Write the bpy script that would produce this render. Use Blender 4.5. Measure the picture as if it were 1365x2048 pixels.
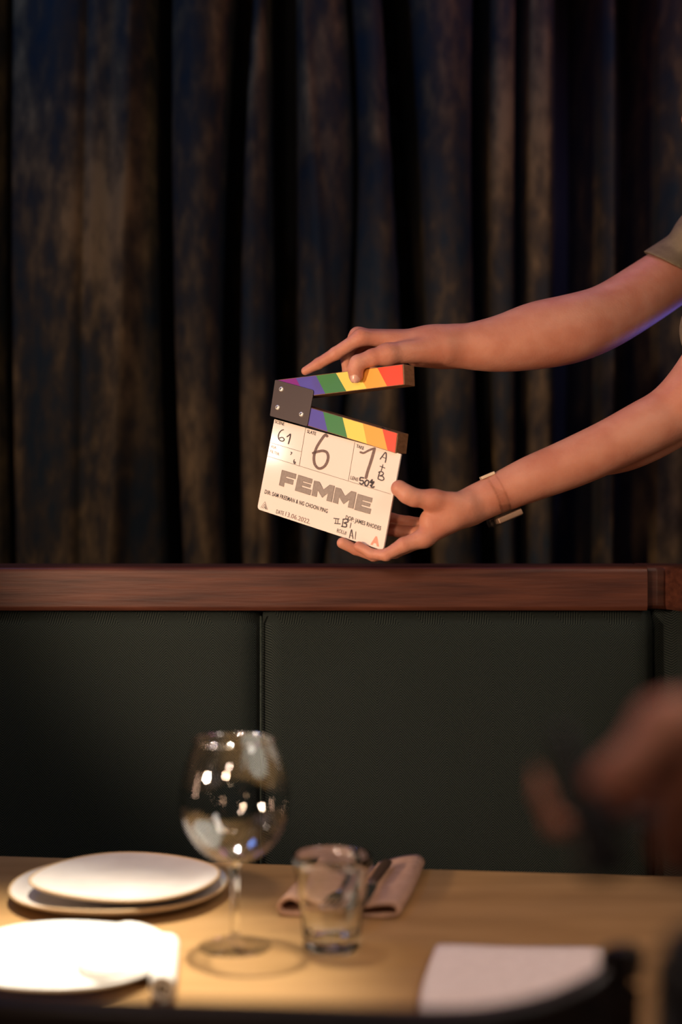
import bpy, bmesh, math, random
import numpy as np
from mathutils import Vector, Matrix, noise

random.seed(7)
for o in list(bpy.data.objects):
    bpy.data.objects.remove(o, do_unlink=True)
S = bpy.context.scene
COL = S.collection
PI = math.pi

# ------------------------------------------------------------------ camera
F = 50 / 36 * 2048            # focal length in pixels of the 1365 x 2048 frame
CZ = 1.22
cam_d = bpy.data.cameras.new('camera')
cam = bpy.data.objects.new('camera', cam_d)
COL.objects.link(cam)
cam.location = (0, 0, CZ)
cam.rotation_euler = (PI / 2, 0, 0)
cam_d.sensor_fit = 'VERTICAL'
cam_d.sensor_height = 36
cam_d.lens = 50
cam_d.clip_start = 0.05
cam_d.dof.use_dof = True
cam_d.dof.focus_distance = 2.12
cam_d.dof.aperture_fstop = 1.6
S.camera = cam

# ------------------------------------------------------------------ world / exposure
w = bpy.data.worlds.new('world')
S.world = w
w.use_nodes = True
w.node_tree.nodes['Background'].inputs[0].default_value = (0.03, 0.05, 0.10, 1)
w.node_tree.nodes['Background'].inputs[1].default_value = 0.10
S.view_settings.view_transform = 'Standard'
S.view_settings.look = 'None'
S.view_settings.exposure = 0.0
S.view_settings.gamma = 1.0
S.view_settings.use_curve_mapping = False


# ------------------------------------------------------------------ lights
def light(name, kind, loc, target, energy, color, size=0.1, sizey=None, spot=None, blend=0.5):
    d = bpy.data.lights.new(name, kind)
    d.energy = energy
    d.color = color
    if kind == 'AREA':
        d.size = size
        if sizey:
            d.shape = 'RECTANGLE'
            d.size_y = sizey
    else:
        d.shadow_soft_size = size
    if kind == 'SPOT':
        d.spot_size = math.radians(spot)
        d.spot_blend = blend
    o = bpy.data.objects.new(name, d)
    COL.objects.link(o)
    o.location = loc
    o.rotation_euler = (Vector(target) - Vector(loc)).to_track_quat('-Z', 'Y').to_euler()
    return o


light('table_spot', 'SPOT', (-0.28, 1.86, 2.45), (-0.33, 1.42, 0.75), 430, (1.0, 0.90, 0.72), 0.035, spot=27, blend=1.0)
light('key_left', 'SPOT', (-1.15, 0.95, 1.25), (0.20, 2.13, 1.24), 106, (1.0, 0.70, 0.48), 0.07, spot=48, blend=0.6)
light('small_lamp', 'AREA', (-1.345, 1.592, 1.662), (-0.11, 2.16, 1.31), 0.42, (1.0, 0.90, 0.78), 0.065)
light('warm_front', 'SPOT', (-0.7, -0.5, 1.75), (0.22, 2.2, 1.22), 66, (1.0, 0.66, 0.44), 0.12, spot=31, blend=0.5)
light('table_fill', 'SPOT', (0.5, 0.9, 2.4), (0.20, 1.43, 0.75), 36, (1.0, 0.68, 0.46), 0.08, spot=27, blend=0.9)
light('curtain_warm', 'SPOT', (-1.25, 1.7, 1.5), (-0.55, 2.9, 1.35), 22, (1.0, 0.66, 0.36), 0.1, spot=62, blend=0.9)
light('blue_top', 'AREA', (-1.2, 2.0, 2.75), (0.4, 2.95, 1.8), 9.0, (0.16, 0.36, 1.0), 0.4)
light('blue_back', 'SPOT', (0.95, 2.82, 1.33), (0.50, 2.30, 1.51), 3.2, (0.28, 0.22, 0.95), 0.06, spot=24, blend=0.5)
light('blue_centre', 'SPOT', (0.35, 1.9, 2.85), (0.22, 2.9, 1.85), 16, (0.16, 0.36, 1.0), 0.1, spot=52, blend=1.0)
light('violet_top', 'AREA', (0.5, 2.55, 2.6), (0.2, 2.2, 1.1), 2.0, (0.85, 0.30, 0.65), 0.3)
light('bulb_one', 'POINT', (-0.02, 0.85, 2.35), (0, 0, 0), 1.6, (1.0, 0.85, 0.7), 0.03)
light('stick_end_fill', 'POINT', (0.75, 1.2, 2.15), (0, 0, 0), 5.0, (1.0, 0.75, 0.5), 0.03)  # unseen point light, strengthened to brighten the stick ends
light('hand_fill', 'POINT', (-0.35, 0.2, 1.7), (0, 0, 0), 8.0, (1.0, 0.72, 0.55), 0.04)  # unseen point light, put here to lift the blurred foreground hand
light('bulb_four', 'POINT', (-0.35, -0.9, 1.6), (0, 0, 0), 1.0, (1.0, 0.7, 0.45), 0.04)
light('strip_left', 'AREA', (-1.45, 1.40, 1.06), (-0.1, 1.55, 0.92), 1.0, (1.0, 0.62, 0.42), 0.06, 0.34)
light('lamp_right', 'AREA', (1.35, 1.85, 1.18), (-0.1, 1.55, 0.92), 0.5, (1.0, 0.66, 0.45), 0.09, 0.12)
light('lamp_front', 'AREA', (-0.72, -0.1, 0.98), (-0.1, 1.55, 0.92), 0.5, (1.0, 0.62, 0.38), 0.08, 0.16)
light('softbox_right', 'AREA', (1.1, 0.75, 2.2), (0.0, 1.5, 0.9), 8.0, (1.0, 0.9, 0.82), 0.35, 0.8)  # unseen softbox for the pale band on the wine glass, no window


# ------------------------------------------------------------------ helpers
def P(px, py, d):
    return Vector(((px - 682.5) / F * d, d, CZ - (py - 1024) / F * d))


def ray(px, py):
    return Vector(((px - 682.5) / F, 1.0, -(py - 1024) / F))


TZ = 0.75


def T(px, py, h=0.0):
    r = ray(px, py)
    t = (TZ + h - CZ) / r.z
    return Vector((r.x * t, t, TZ + h))


def link(o, parent=None):
    COL.objects.link(o)
    if parent:
        o.parent = parent
    return o


def tag(o, label=None, cat=None, group=None, kind=None):
    if label: o['label'] = label
    if cat: o['category'] = cat
    if group: o['group'] = group
    if kind: o['kind'] = kind
    return o


def empty(name, loc, label, cat, group=None, rz=0):
    o = bpy.data.objects.new(name, None)
    COL.objects.link(o)
    o.location = loc
    o.rotation_euler.z = rz
    o.empty_display_size = 0.05
    return tag(o, label, cat, group)


def mesh_obj(name, verts, faces, mats, parent=None, smooth=False, mi=None, world=True):
    """one mesh object; with world=True the vertices are given in world space"""
    me = bpy.data.meshes.new(name)
    off = Vector((0, 0, 0))
    if parent and world:
        p = parent
        while p:
            off += Vector(p.location)
            p = p.parent
    me.from_pydata([tuple(Vector(v) - off) for v in verts], [], faces)
    if not isinstance(mats, (list, tuple)):
        mats = [mats]
    for m in mats:
        me.materials.append(m)
    if mi:
        me.polygons.foreach_set('material_index', mi)
    if smooth:
        me.polygons.foreach_set('use_smooth', [True] * len(me.polygons))
    me.update()
    o = bpy.data.objects.new(name, me)
    link(o, parent)
    return o


def fixn(o):
    bm = bmesh.new()
    bm.from_mesh(o.data)
    bmesh.ops.recalc_face_normals(bm, faces=bm.faces)
    bm.to_mesh(o.data)
    bm.free()
    return o


def bev(o, wd, seg=3, ang=40):
    m = o.modifiers.new('bevel', 'BEVEL')
    m.width = wd
    m.segments = seg
    m.limit_method = 'ANGLE'
    m.angle_limit = math.radians(ang)
    o.data.polygons.foreach_set('use_smooth', [True] * len(o.data.polygons))
    m2 = o.modifiers.new('wn', 'WEIGHTED_NORMAL')
    m2.keep_sharp = True
    return o


def prism(name, poly, back, mats, parent=None, bevel=0.0):
    """poly: world points of the front face; back: vector to the rear face"""
    n = len(poly)
    vs = [Vector(p) for p in poly] + [Vector(p) + Vector(back) for p in poly]
    fs = [tuple(range(n)), tuple(range(2 * n - 1, n - 1, -1))]
    for i in range(n):
        j = (i + 1) % n
        fs.append((i, i + n, j + n, j))
    o = fixn(mesh_obj(name, vs, fs, mats, parent))
    if bevel:
        bev(o, bevel)
    return o


def box(name, lo, hi, mats, parent=None, bevel=0.0):
    x0, y0, z0 = lo
    x1, y1, z1 = hi
    return prism(name, [(x0, y0, z0), (x1, y0, z0), (x1, y0, z1), (x0, y0, z1)], (0, y1 - y0, 0), mats, parent, bevel)


def lathe(name, prof, centre, mats, parent=None, n=96, warp=None, smooth=True):
    vs, fs = [], []
    ring = []
    for (r, z) in prof:
        if r < 1e-6:
            ring.append([len(vs)])
            vs.append(Vector(centre) + Vector((0, 0, z)))
        else:
            ids = []
            for k in range(n):
                a = 2 * PI * k / n
                rr, zz = r, z
                if warp:
                    rr, zz = warp(a, r, z)
                ids.append(len(vs))
                vs.append(Vector(centre) + Vector((rr * math.cos(a), rr * math.sin(a), zz)))
            ring.append(ids)
    for A, B in zip(ring[:-1], ring[1:]):
        if len(A) == 1 and len(B) == 1:
            continue
        for k in range(n):
            j = (k + 1) % n
            if len(A) == 1:
                fs.append((A[0], B[k], B[j]))
            elif len(B) == 1:
                fs.append((A[k], B[0], A[j]))
            else:
                fs.append((A[k], B[k], B[j], A[j]))
    return fixn(mesh_obj(name, vs, fs, mats, parent, smooth=smooth))


def catmull(pts, n=8, closed=False):
    pts = [Vector(p) for p in pts]
    out = []
    m = len(pts)
    rng = range(m if closed else m - 1)
    for i in rng:
        if closed:
            p0, p1, p2, p3 = pts[(i - 1) % m], pts[i], pts[(i + 1) % m], pts[(i + 2) % m]
        else:
            p0 = pts[i - 1] if i else pts[0] * 2 - pts[1]
            p1, p2 = pts[i], pts[i + 1]
            p3 = pts[i + 2] if i + 2 < m else pts[-1] * 2 - pts[-2]
        for k in range(n):
            t = k / n
            out.append(0.5 * ((2 * p1) + (p2 - p0) * t + (2 * p0 - 5 * p1 + 4 * p2 - p3) * t * t + (3 * p1 - p0 - 3 * p2 + p3) * t ** 3))
    if not closed:
        out.append(pts[-1])
    return out


def tube(name, pts, rad, mats, parent=None, n=16, flat=1.0, up=(0, 0, 1)):
    """swept tube; rad is one number or one per point"""
    pts = [Vector(p) for p in pts]
    if not hasattr(rad, '__len__'):
        rad = [rad] * len(pts)
    vs, fs = [], []
    for i, p in enumerate(pts):
        t = (pts[min(i + 1, len(pts) - 1)] - pts[max(i - 1, 0)]).normalized()
        a = t.cross(Vector(up))
        if a.length < 1e-3:
            a = t.cross(Vector((0, 1, 0)))
        a.normalize()
        b = a.cross(t).normalized()
        for k in range(n):
            c = 2 * PI * k / n
            vs.append(p + a * (rad[i] * math.cos(c)) + b * (rad[i] * flat * math.sin(c)))
    for i in range(len(pts) - 1):
        for k in range(n):
            j = (k + 1) % n
            fs.append((i * n + k, i * n + j, (i + 1) * n + j, (i + 1) * n + k))
    fs.append(tuple(range(n - 1, -1, -1)))
    fs.append(tuple(range((len(pts) - 1) * n, len(pts) * n)))
    return fixn(mesh_obj(name, vs, fs, mats, parent, smooth=True))


# ------------------------------------------------------------------ materials
def mat(name, color=(0.5, 0.5, 0.5), rough=0.5, metal=0.0, **kw):
    m = bpy.data.materials.new(name)
    m.use_nodes = True
    b = m.node_tree.nodes['Principled BSDF']
    b.inputs['Base Color'].default_value = (*color, 1)
    b.inputs['Roughness'].default_value = rough
    b.inputs['Metallic'].default_value = metal
    if rough >= 0.85: b.inputs['Specular IOR Level'].default_value = 0.15
    for k, v in kw.items():
        b.inputs[k].default_value = v
    return m


def nodes(m):
    return m.node_tree.nodes, m.node_tree.links, m.node_tree.nodes['Principled BSDF']


def N(m, kind, **kw):
    n = m.node_tree.nodes.new(kind)
    for k, v in kw.items():
        if k in n.inputs.keys():
            n.inputs[k].default_value = v
        else:
            setattr(n, k, v)
    return n


def math_node(m, op, a, b=None):
    n = m.node_tree.nodes.new('ShaderNodeMath')
    n.operation = op
    for i, v in enumerate((a, b)):
        if v is None: continue
        if isinstance(v, (int, float)):
            n.inputs[i].default_value = v
        else:
            m.node_tree.links.new(v, n.inputs[i])
    return n.outputs[0]


def ramp(m, fac, stops):
    r = m.node_tree.nodes.new('ShaderNodeValToRGB')
    e = r.color_ramp.elements
    while len(e) > 1:
        e.remove(e[-1])
    e[0].position = stops[0][0]
    e[0].color = (*stops[0][1], 1)
    for p, c in stops[1:]:
        x = e.new(p)
        x.color = (*c, 1)
    m.node_tree.links.new(fac, r.inputs[0])
    return r.outputs[0]


def add_noise(m, c1, c2, scale=10, vec_scale=(1, 1, 1), detail=6, bump=0.0, bscale=None, lo=0.35, hi=0.65, rot=(0, 0, 0), bdist=0.002):
    nt, lk, b = nodes(m)
    tc = N(m, 'ShaderNodeTexCoord')
    mp = N(m, 'ShaderNodeMapping')
    mp.inputs['Scale'].default_value = vec_scale
    mp.inputs['Rotation'].default_value = rot
    lk.new(tc.outputs['Object'], mp.inputs['Vector'])
    nz = N(m, 'ShaderNodeTexNoise')
    nz.inputs['Scale'].default_value = scale
    nz.inputs['Detail'].default_value = detail
    lk.new(mp.outputs[0], nz.inputs['Vector'])
    c = ramp(m, nz.outputs['Fac'], [(lo, c1), (hi, c2)])
    lk.new(c, b.inputs['Base Color'])
    if bump:
        bz = N(m, 'ShaderNodeTexNoise')
        bz.inputs['Scale'].default_value = bscale or scale * 3
        bz.inputs['Detail'].default_value = 5
        lk.new(mp.outputs[0], bz.inputs['Vector'])
        bn = N(m, 'ShaderNodeBump')
        bn.inputs['Strength'].default_value = bump
        bn.inputs['Distance'].default_value = bdist
        lk.new(bz.outputs['Fac'], bn.inputs['Height'])
        lk.new(bn.outputs[0], b.inputs['Normal'])
    return m


M = {}
M['skin'] = add_noise(mat('skin', (0.6, 0.36, 0.26), 0.55), (0.45, 0.170, 0.105), (0.53, 0.235, 0.155), 24, bump=0.55, bscale=260, bdist=0.0009)
M['skin'].node_tree.nodes['Principled BSDF'].inputs['Specular IOR Level'].default_value = 0.38
sb = M['skin'].node_tree.nodes['Principled BSDF']
sb.inputs['Subsurface Weight'].default_value = 0.25
sb.inputs['Subsurface Radius'].default_value = (0.010, 0.004, 0.002)
sb.inputs['Subsurface Scale'].default_value = 0.6
M['nail'] = mat('nail', (0.60, 0.33, 0.25), 0.28)
M['tee'] = add_noise(mat('olive_cotton', rough=0.9), (0.15, 0.112, 0.07), (0.18, 0.135, 0.085), 60, bump=0.4, bscale=500)
M['dark_cotton'] = add_noise(mat('dark_cotton', rough=0.9), (0.018, 0.018, 0.022), (0.028, 0.028, 0.032), 60, bump=0.4, bscale=400)
M['hair'] = add_noise(mat('hair', rough=0.45), (0.03, 0.018, 0.01), (0.07, 0.04, 0.022), 30, (1, 1, 0.15), bump=0.6)
M['eye'] = mat('eye_white', (0.8, 0.78, 0.75), 0.2)
M['iris'] = mat('iris', (0.05, 0.03, 0.02), 0.15)

# woods
M['rail'] = add_noise(mat('red_brown_wood', rough=0.45), (0.040, 0.012, 0.008), (0.098, 0.031, 0.017), 5, (1.2, 9, 18), 8, bump=0.25, lo=0.3, hi=0.7)
M['stickwood'] = add_noise(mat('walnut_stick', rough=0.5), (0.17, 0.075, 0.03), (0.26, 0.125, 0.055), 18, (1, 6, 14), 6, bump=0.2, lo=0.3, hi=0.7)
M['chairwood'] = add_noise(mat('dark_chair_wood', rough=0.4), (0.010, 0.006, 0.005), (0.024, 0.013, 0.009), 8, (1, 8, 8), 6, bump=0.15)
M['tabletop'] = add_noise(mat('brass_toned_table', rough=0.36), (0.32, 0.178, 0.068), (0.45, 0.265, 0.11), 4, (1.2, 5, 1), 8, bump=0.06, lo=0.25, hi=0.75)
M['floor'] = add_noise(mat('dark_floor', rough=0.5), (0.03, 0.018, 0.01), (0.05, 0.03, 0.018), 4, (1, 10, 1))
M['wall'] = add_noise(mat('dark_plaster', rough=0.85), (0.03, 0.03, 0.032), (0.04, 0.04, 0.042), 6)
M['metal_black'] = mat('black_metal', (0.02, 0.02, 0.022), 0.4, 0.8)

# herringbone upholstery
def herringbone():
    m = mat('green_herringbone', (0.03, 0.04, 0.035), 0.85)
    nt, lk, b = nodes(m)
    tc = N(m, 'ShaderNodeTexCoord')
    sp = N(m, 'ShaderNodeSeparateXYZ')
    lk.new(tc.outputs['Object'], sp.inputs[0])
    xx = math_node(m, 'ADD', sp.outputs[0], math_node(m, 'MULTIPLY', sp.outputs[1], 1.0))
    tri = math_node(m, 'PINGPONG', xx, 0.036)                      # zigzag
    v = math_node(m, 'ADD', sp.outputs[2], math_node(m, 'MULTIPLY', tri, 1.05))
    s = math_node(m, 'SINE', math_node(m, 'MULTIPLY', v, 2 * PI / 0.0040))
    s01 = math_node(m, 'ADD', math_node(m, 'MULTIPLY', s, 0.5), 0.5)
    nz = N(m, 'ShaderNodeTexNoise')
    nz.inputs['Scale'].default_value = 600
    lk.new(tc.outputs['Object'], nz.inputs['Vector'])
    f = math_node(m, 'ADD', math_node(m, 'MULTIPLY', s01, 0.75), math_node(m, 'MULTIPLY', nz.outputs['Fac'], 0.3))
    c = ramp(m, f, [(0.15, (0.003, 0.006, 0.0065)), (0.9, (0.030, 0.037, 0.033))])
    lk.new(c, b.inputs['Base Color'])
    bn = N(m, 'ShaderNodeBump')
    bn.inputs['Strength'].default_value = 0.5
    bn.inputs['Distance'].default_value = 0.0008
    lk.new(f, bn.inputs['Height'])
    lk.new(bn.outputs[0], b.inputs['Normal'])
    b.inputs['Sheen Weight'].default_value = 0.0
    b.inputs['Specular IOR Level'].default_value = 0.12
    return m


M['fabric'] = herringbone()
M['piping'] = add_noise(mat('green_piping', rough=0.85), (0.020, 0.028, 0.024), (0.035, 0.045, 0.038), 300, bump=0.3)


def velvet():
    m = mat('mottled_velvet', (0.05, 0.04, 0.03), 0.8)
    nt, lk, b = nodes(m)
    tc = N(m, 'ShaderNodeTexCoord')
    mp = N(m, 'ShaderNodeMapping')
    mp.inputs['Scale'].default_value = (1.0, 0.35, 0.42)
    lk.new(tc.outputs['Object'], mp.inputs['Vector'])
    n1 = N(m, 'ShaderNodeTexNoise')
    n1.inputs['Scale'].default_value = 5.5
    n1.inputs['Detail'].default_value = 9
    n1.inputs['Roughness'].default_value = 0.62
    lk.new(mp.outputs[0], n1.inputs['Vector'])
    n2 = N(m, 'ShaderNodeTexNoise')
    n2.inputs['Scale'].default_value = 38
    n2.inputs['Detail'].default_value = 5
    lk.new(mp.outputs[0], n2.inputs['Vector'])
    f = math_node(m, 'ADD', math_node(m, 'MULTIPLY', n1.outputs['Fac'], 0.72), math_node(m, 'MULTIPLY', n2.outputs['Fac'], 0.28))
    c = ramp(m, f, [(0.40, (0.008, 0.013, 0.016)), (0.48, (0.022, 0.018, 0.013)), (0.54, (0.055, 0.037, 0.018)), (0.63, (0.13, 0.083, 0.036))])
    lk.new(c, b.inputs['Base Color'])
    b.inputs['Sheen Weight'].default_value = 0.03
    b.inputs['Specular IOR Level'].default_value = 0.12
    b.inputs['Sheen Roughness'].default_value = 0.4
    b.inputs['Sheen Tint'].default_value = (0.5, 0.5, 0.55, 1)
    bn = N(m, 'ShaderNodeBump')
    bn.inputs['Strength'].default_value = 0.35
    bn.inputs['Distance'].default_value = 0.004
    lk.new(f, bn.inputs['Height'])
    lk.new(bn.outputs[0], b.inputs['Normal'])
    return m


M['velvet'] = velvet()

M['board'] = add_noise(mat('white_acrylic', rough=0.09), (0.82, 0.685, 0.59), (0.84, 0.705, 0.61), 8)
M['ink'] = mat('black_print', (0.018, 0.014, 0.014), 0.5)
M['marker'] = mat('black_marker', (0.022, 0.010, 0.016), 0.45)
M['marker_worn'] = add_noise(mat('worn_brown_marker', rough=0.6), (0.11, 0.062, 0.05), (0.20, 0.125, 0.10), 500, lo=0.3, hi=0.7)
M['faint'] = mat('faint_print', (0.36, 0.31, 0.28), 0.5)
M['titleink'] = add_noise(mat('grey_title_print', rough=0.55), (0.235, 0.185, 0.15), (0.28, 0.225, 0.185), 300)
M['date_ink'] = mat('date_ink', (0.16, 0.10, 0.09), 0.5)
M['redink'] = mat('red_letter', (0.80, 0.24, 0.15), 0.5)
M['hinge'] = add_noise(mat('dark_hinge_plate', rough=0.38), (0.062, 0.044, 0.040), (0.072, 0.052, 0.047), 80, metal := None) if False else mat('dark_hinge_plate', (0.075, 0.055, 0.05), 0.42, 0.35)
M['screw'] = mat('steel_screw', (0.9, 0.86, 0.78), 0.5, 0.6)
M['slot'] = mat('screw_slot', (0.03, 0.02, 0.02), 0.5, 0.5)
for nm, c in dict(purple=(0.20, 0.008, 0.20), blue=(0.075, 0.06, 0.33), green=(0.04, 0.19, 0.055), yellow=(0.84, 0.62, 0.10), orange=(0.88, 0.36, 0.05), red=(0.80, 0.055, 0.02)).items():
    M[nm] = mat(nm + '_stripe', c, 0.42)

M['plate'] = add_noise(mat('stoneware_glaze', rough=0.38), (0.62, 0.55, 0.50), (0.70, 0.64, 0.585), 14, bump=0.05)
M['plate_rim'] = mat('bare_clay_rim', (0.50, 0.33, 0.17), 0.6)
M['white_plate'] = mat('white_glaze', (0.86, 0.84, 0.80), 0.3)
M['rail'].node_tree.nodes['Principled BSDF'].inputs['Specular IOR Level'].default_value = 0.3
M['linen'] = add_noise(mat('pink_brown_linen', rough=0.9), (0.42, 0.25, 0.17), (0.50, 0.31, 0.22), 90, bump=0.5, bscale=700)
M['linen_pale'] = add_noise(mat('pale_pink_linen', rough=0.9), (0.80, 0.68, 0.62), (0.86, 0.74, 0.68), 90, bump=0.5, bscale=700)
M['linen_white'] = add_noise(mat('white_linen', rough=0.9), (0.80, 0.76, 0.70), (0.86, 0.82, 0.77), 90, bump=0.4, bscale=600)
M['steel'] = mat('steel', (0.72, 0.70, 0.68), 0.18, 1.0)
M['dark_handle'] = mat('dark_handle', (0.06, 0.035, 0.02), 0.4)
M['gold'] = mat('pale_gold', (0.85, 0.66, 0.46), 0.35, 0.35)


def glassmat(name, tint=(1, 1, 1), rough=0.0, ior=1.47):
    m = mat(name, tint, rough)
    b = m.node_tree.nodes['Principled BSDF']
    b.inputs['Transmission Weight'].default_value = 1.0
    b.inputs['IOR'].default_value = ior
    return m


def thin_glass(name, edge=0.75, tint=(0.995, 0.995, 0.99), basef=0.07):
    m = bpy.data.materials.new(name)
    m.use_nodes = True
    nt = m.node_tree
    nt.nodes.clear()
    out = nt.nodes.new('ShaderNodeOutputMaterial')
    mix = nt.nodes.new('ShaderNodeMixShader')
    tr = nt.nodes.new('ShaderNodeBsdfTransparent')
    tr.inputs[0].default_value = (*tint, 1)
    gl = nt.nodes.new('ShaderNodeBsdfGlossy')
    gl.inputs['Roughness'].default_value = 0.02
    lw = nt.nodes.new('ShaderNodeLayerWeight')
    lw.inputs['Blend'].default_value = 0.5
    pw_ = nt.nodes.new('ShaderNodeMath')
    pw_.operation = 'POWER'
    pw_.inputs[1].default_value = 4.0
    nt.links.new(lw.outputs['Facing'], pw_.inputs[0])
    ml = nt.nodes.new('ShaderNodeMath')
    ml.operation = 'MULTIPLY_ADD'
    ml.inputs[1].default_value = edge
    ml.inputs[2].default_value = basef
    nt.links.new(pw_.outputs[0], ml.inputs[0])
    nt.links.new(ml.outputs[0], mix.inputs[0])
    nt.links.new(tr.outputs[0], mix.inputs[1])
    nt.links.new(gl.outputs[0], mix.inputs[2])
    nt.links.new(mix.outputs[0], out.inputs[0])
    return m


M['glass'] = thin_glass('clear_thin_glass')
M['rim_glass'] = thin_glass('fire_polished_rim', 0.6, basef=0.38)
M['tumbler'] = glassmat('tumbler_glass', (0.98, 0.99, 0.96))
M['clear_plastic'] = thin_glass('clear_plastic', 0.35, (0.985, 0.975, 0.96))

# ------------------------------------------------------------------ the room
def struct(o):
    o['kind'] = 'structure'
    return o


struct(box('floor', (-2.4, -1.6, -0.05), (2.4, 3.35, 0.0), M['floor']))
struct(box('wall_back', (-2.4, 3.25, 0.0), (2.4, 3.35, 3.0), M['wall']))
struct(box('wall_left', (-2.5, -1.6, 0.0), (-2.4, 3.35, 3.0), M['wall']))
struct(box('wall_right', (2.4, -1.6, 0.0), (2.5, 3.35, 3.0), M['wall']))
struct(box('ceiling', (-2.5, -1.6, 3.0), (2.5, 3.35, 3.05), M['wall']))

# ------------------------------------------------------------------ curtain
CY = 2.86            # depth of the fold crests
# valleys: pixel x at y=0, y=560, y=1130 ; half width in px of the gap ; depth (m)
VAL = [(-260, -250, -262, 15, .17), (-120, -130, -118, 14, .15), (5, 3, 12, 8, .15), (322, 326, 346, 15, .20), (482, 458, 462, 20, .16),
       (563, 566, 574, 26, .22), (700, 706, 640, 7, .05), (792, 826, 850, 24, .22), (968, 968, 985, 16, .20),
       (1048, 1046, 1048, 12, .16), (1166, 1166, 1165, 42, .26), (1290, 1290, 1285, 40, .24), (1450, 1440, 1450, 22, .2), (1580, 1590, 1575, 20, .2), (1700, 1700, 1700, 14, .18)]
# shallow secondary ridges / creases on a fold: px at the three heights, width, amount
RID = [(262, 246, 222, 22, .030), (110, 120, 105, 60, .018), (600, 640, 668, 14, .016), (880, 900, 905, 45, .014), (395, 400, 410, 30, .012), (1100, 1104, 1110, 18, .012),
       (1230, 1232, 1230, 12, .010), (175, 165, 160, 12, -.012), (745, 760, 770, 22, .010), (515, 520, 520, 12, -.008)]


def curtain_mesh():
    x0, x1 = -1.35, 1.35
    nx, nz = 900, 90
    z0, z1 = 0.02, 2.75
    xs = np.linspace(x0, x1, nx)
    vs = []
    for j in range(nz + 1):
        z = z0 + (z1 - z0) * j / nz
        py = 1024 - (z - CZ) / CY * F
        t = (py - 0) / 1130.0

        def at(a, b, c):
            t2 = min(max(t, -0.25), 1.6)
            # quadratic through the three heights
            return a * (t2 - .5) * (t2 - 1) / .5 + b * t2 * (t2 - 1) / -.25 + c * t2 * (t2 - .5) / .5
        pxs = xs / CY * F + 682.5
        vv = sorted([(at(v[0], v[1], v[2]), v[3], v[4]) for v in VAL])
        # crest roundness between valleys
        y = np.full(nx, CY)
        for (a, ha, da), (b, hb, db) in zip(vv[:-1], vv[1:]):
            msk = (pxs >= a) & (pxs < b)
            u = (pxs[msk] - a) / max(b - a, 1e-3)
            y[msk] += 0.045 * (np.abs(2 * u - 1) ** 2.4) * min((b - a) / 120, 1.3)
        for (a, h, d) in vv:
            q = np.abs(pxs - a) / h
            y += 1.6 * d / (1 + q ** 8) * (1 + 0.15 * math.sin(z * 2 + a))
        for r in RID:
            c = at(r[0], r[1], r[2])
            y -= r[4] * np.exp(-((pxs - c) / r[3]) ** 2)
        for i in range(nx):
            wv = 0.006 * noise.noise(Vector((xs[i] * 5, z * 1.4, 3))) + 0.0015 * noise.noise(Vector((xs[i] * 30, z * 9, 9)))
            vs.append((xs[i], y[i] + wv, z))
    fs = []
    for j in range(nz):
        for i in range(nx - 1):
            a = j * nx + i
            fs.append((a, a + 1, a + nx + 1, a + nx))
    return vs, fs


cv, cf = curtain_mesh()
cur = mesh_obj('curtain', cv, cf, M['velvet'], smooth=True)
sm = cur.modifiers.new('solid', 'SOLIDIFY')
sm.thickness = 0.003
sm.offset = 1
tag(cur, 'dark mottled brown and blue velvet curtain hanging in deep vertical folds behind the booth', 'curtain')

# ------------------------------------------------------------------ banquette
RZ1, RZ0 = 1.137, 1.069
bq = empty('banquette', (0, 2.35, 0), 'dark green herringbone upholstered booth bench with red brown wooden top rail', 'bench')
XC = 0.4697


def rail_piece(name, path, depth, z0, z1, parent):
    """rail swept along a plan path (front edge), depth to the back (left normal)"""
    sec = [(0.004, z0), (0, z0 + .006), (0, z1 - .010), (0.003, z1 - .003), (0.010, z1), (depth - .008, z1), (depth, z1 - .008), (depth, z0)]
    vs, fs = [], []
    k = len(sec)
    for i, p in enumerate(path):
        a = Vector(path[max(i - 1, 0)])
        b = Vector(path[min(i + 1, len(path) - 1)])
        t = (b - a).normalized()
        n = Vector((-t.y, t.x))
        for (d, z) in sec:
            q = Vector(p) + n * d
            vs.append((q.x, q.y, z))
    for i in range(len(path) - 1):
        for j in range(k):
            jj = (j + 1) % k
            fs.append((i * k + j, (i + 1) * k + j, (i + 1) * k + jj, i * k + jj))
    fs.append(tuple(range(k)))
    fs.append(tuple(range((len(path) - 1) * k, len(path) * k)))
    o = fixn(mesh_obj(name, vs, fs, M['rail'], parent))
    return bev(o, 0.0015, 2, 25)


rail_piece('top_rail', [(-1.5, 2.17), (XC - 0.0008, 2.17)], 0.13, RZ0, RZ1, bq)
wing = [(XC + .0008, 2.205), (XC + .020, 2.204), (XC + .030, 2.198), (XC + .036, 2.185), (XC + .040, 2.165), (XC + .046, 2.13), (XC + .051, 2.08), (XC + .056, 2.00), (XC + .06, 1.90), (XC + .06, 1.62)]
rail_piece('wing_rail', wing, 0.11, RZ0, RZ1, bq)
XS = (523 - 682.5) / F * 2.19


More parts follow.
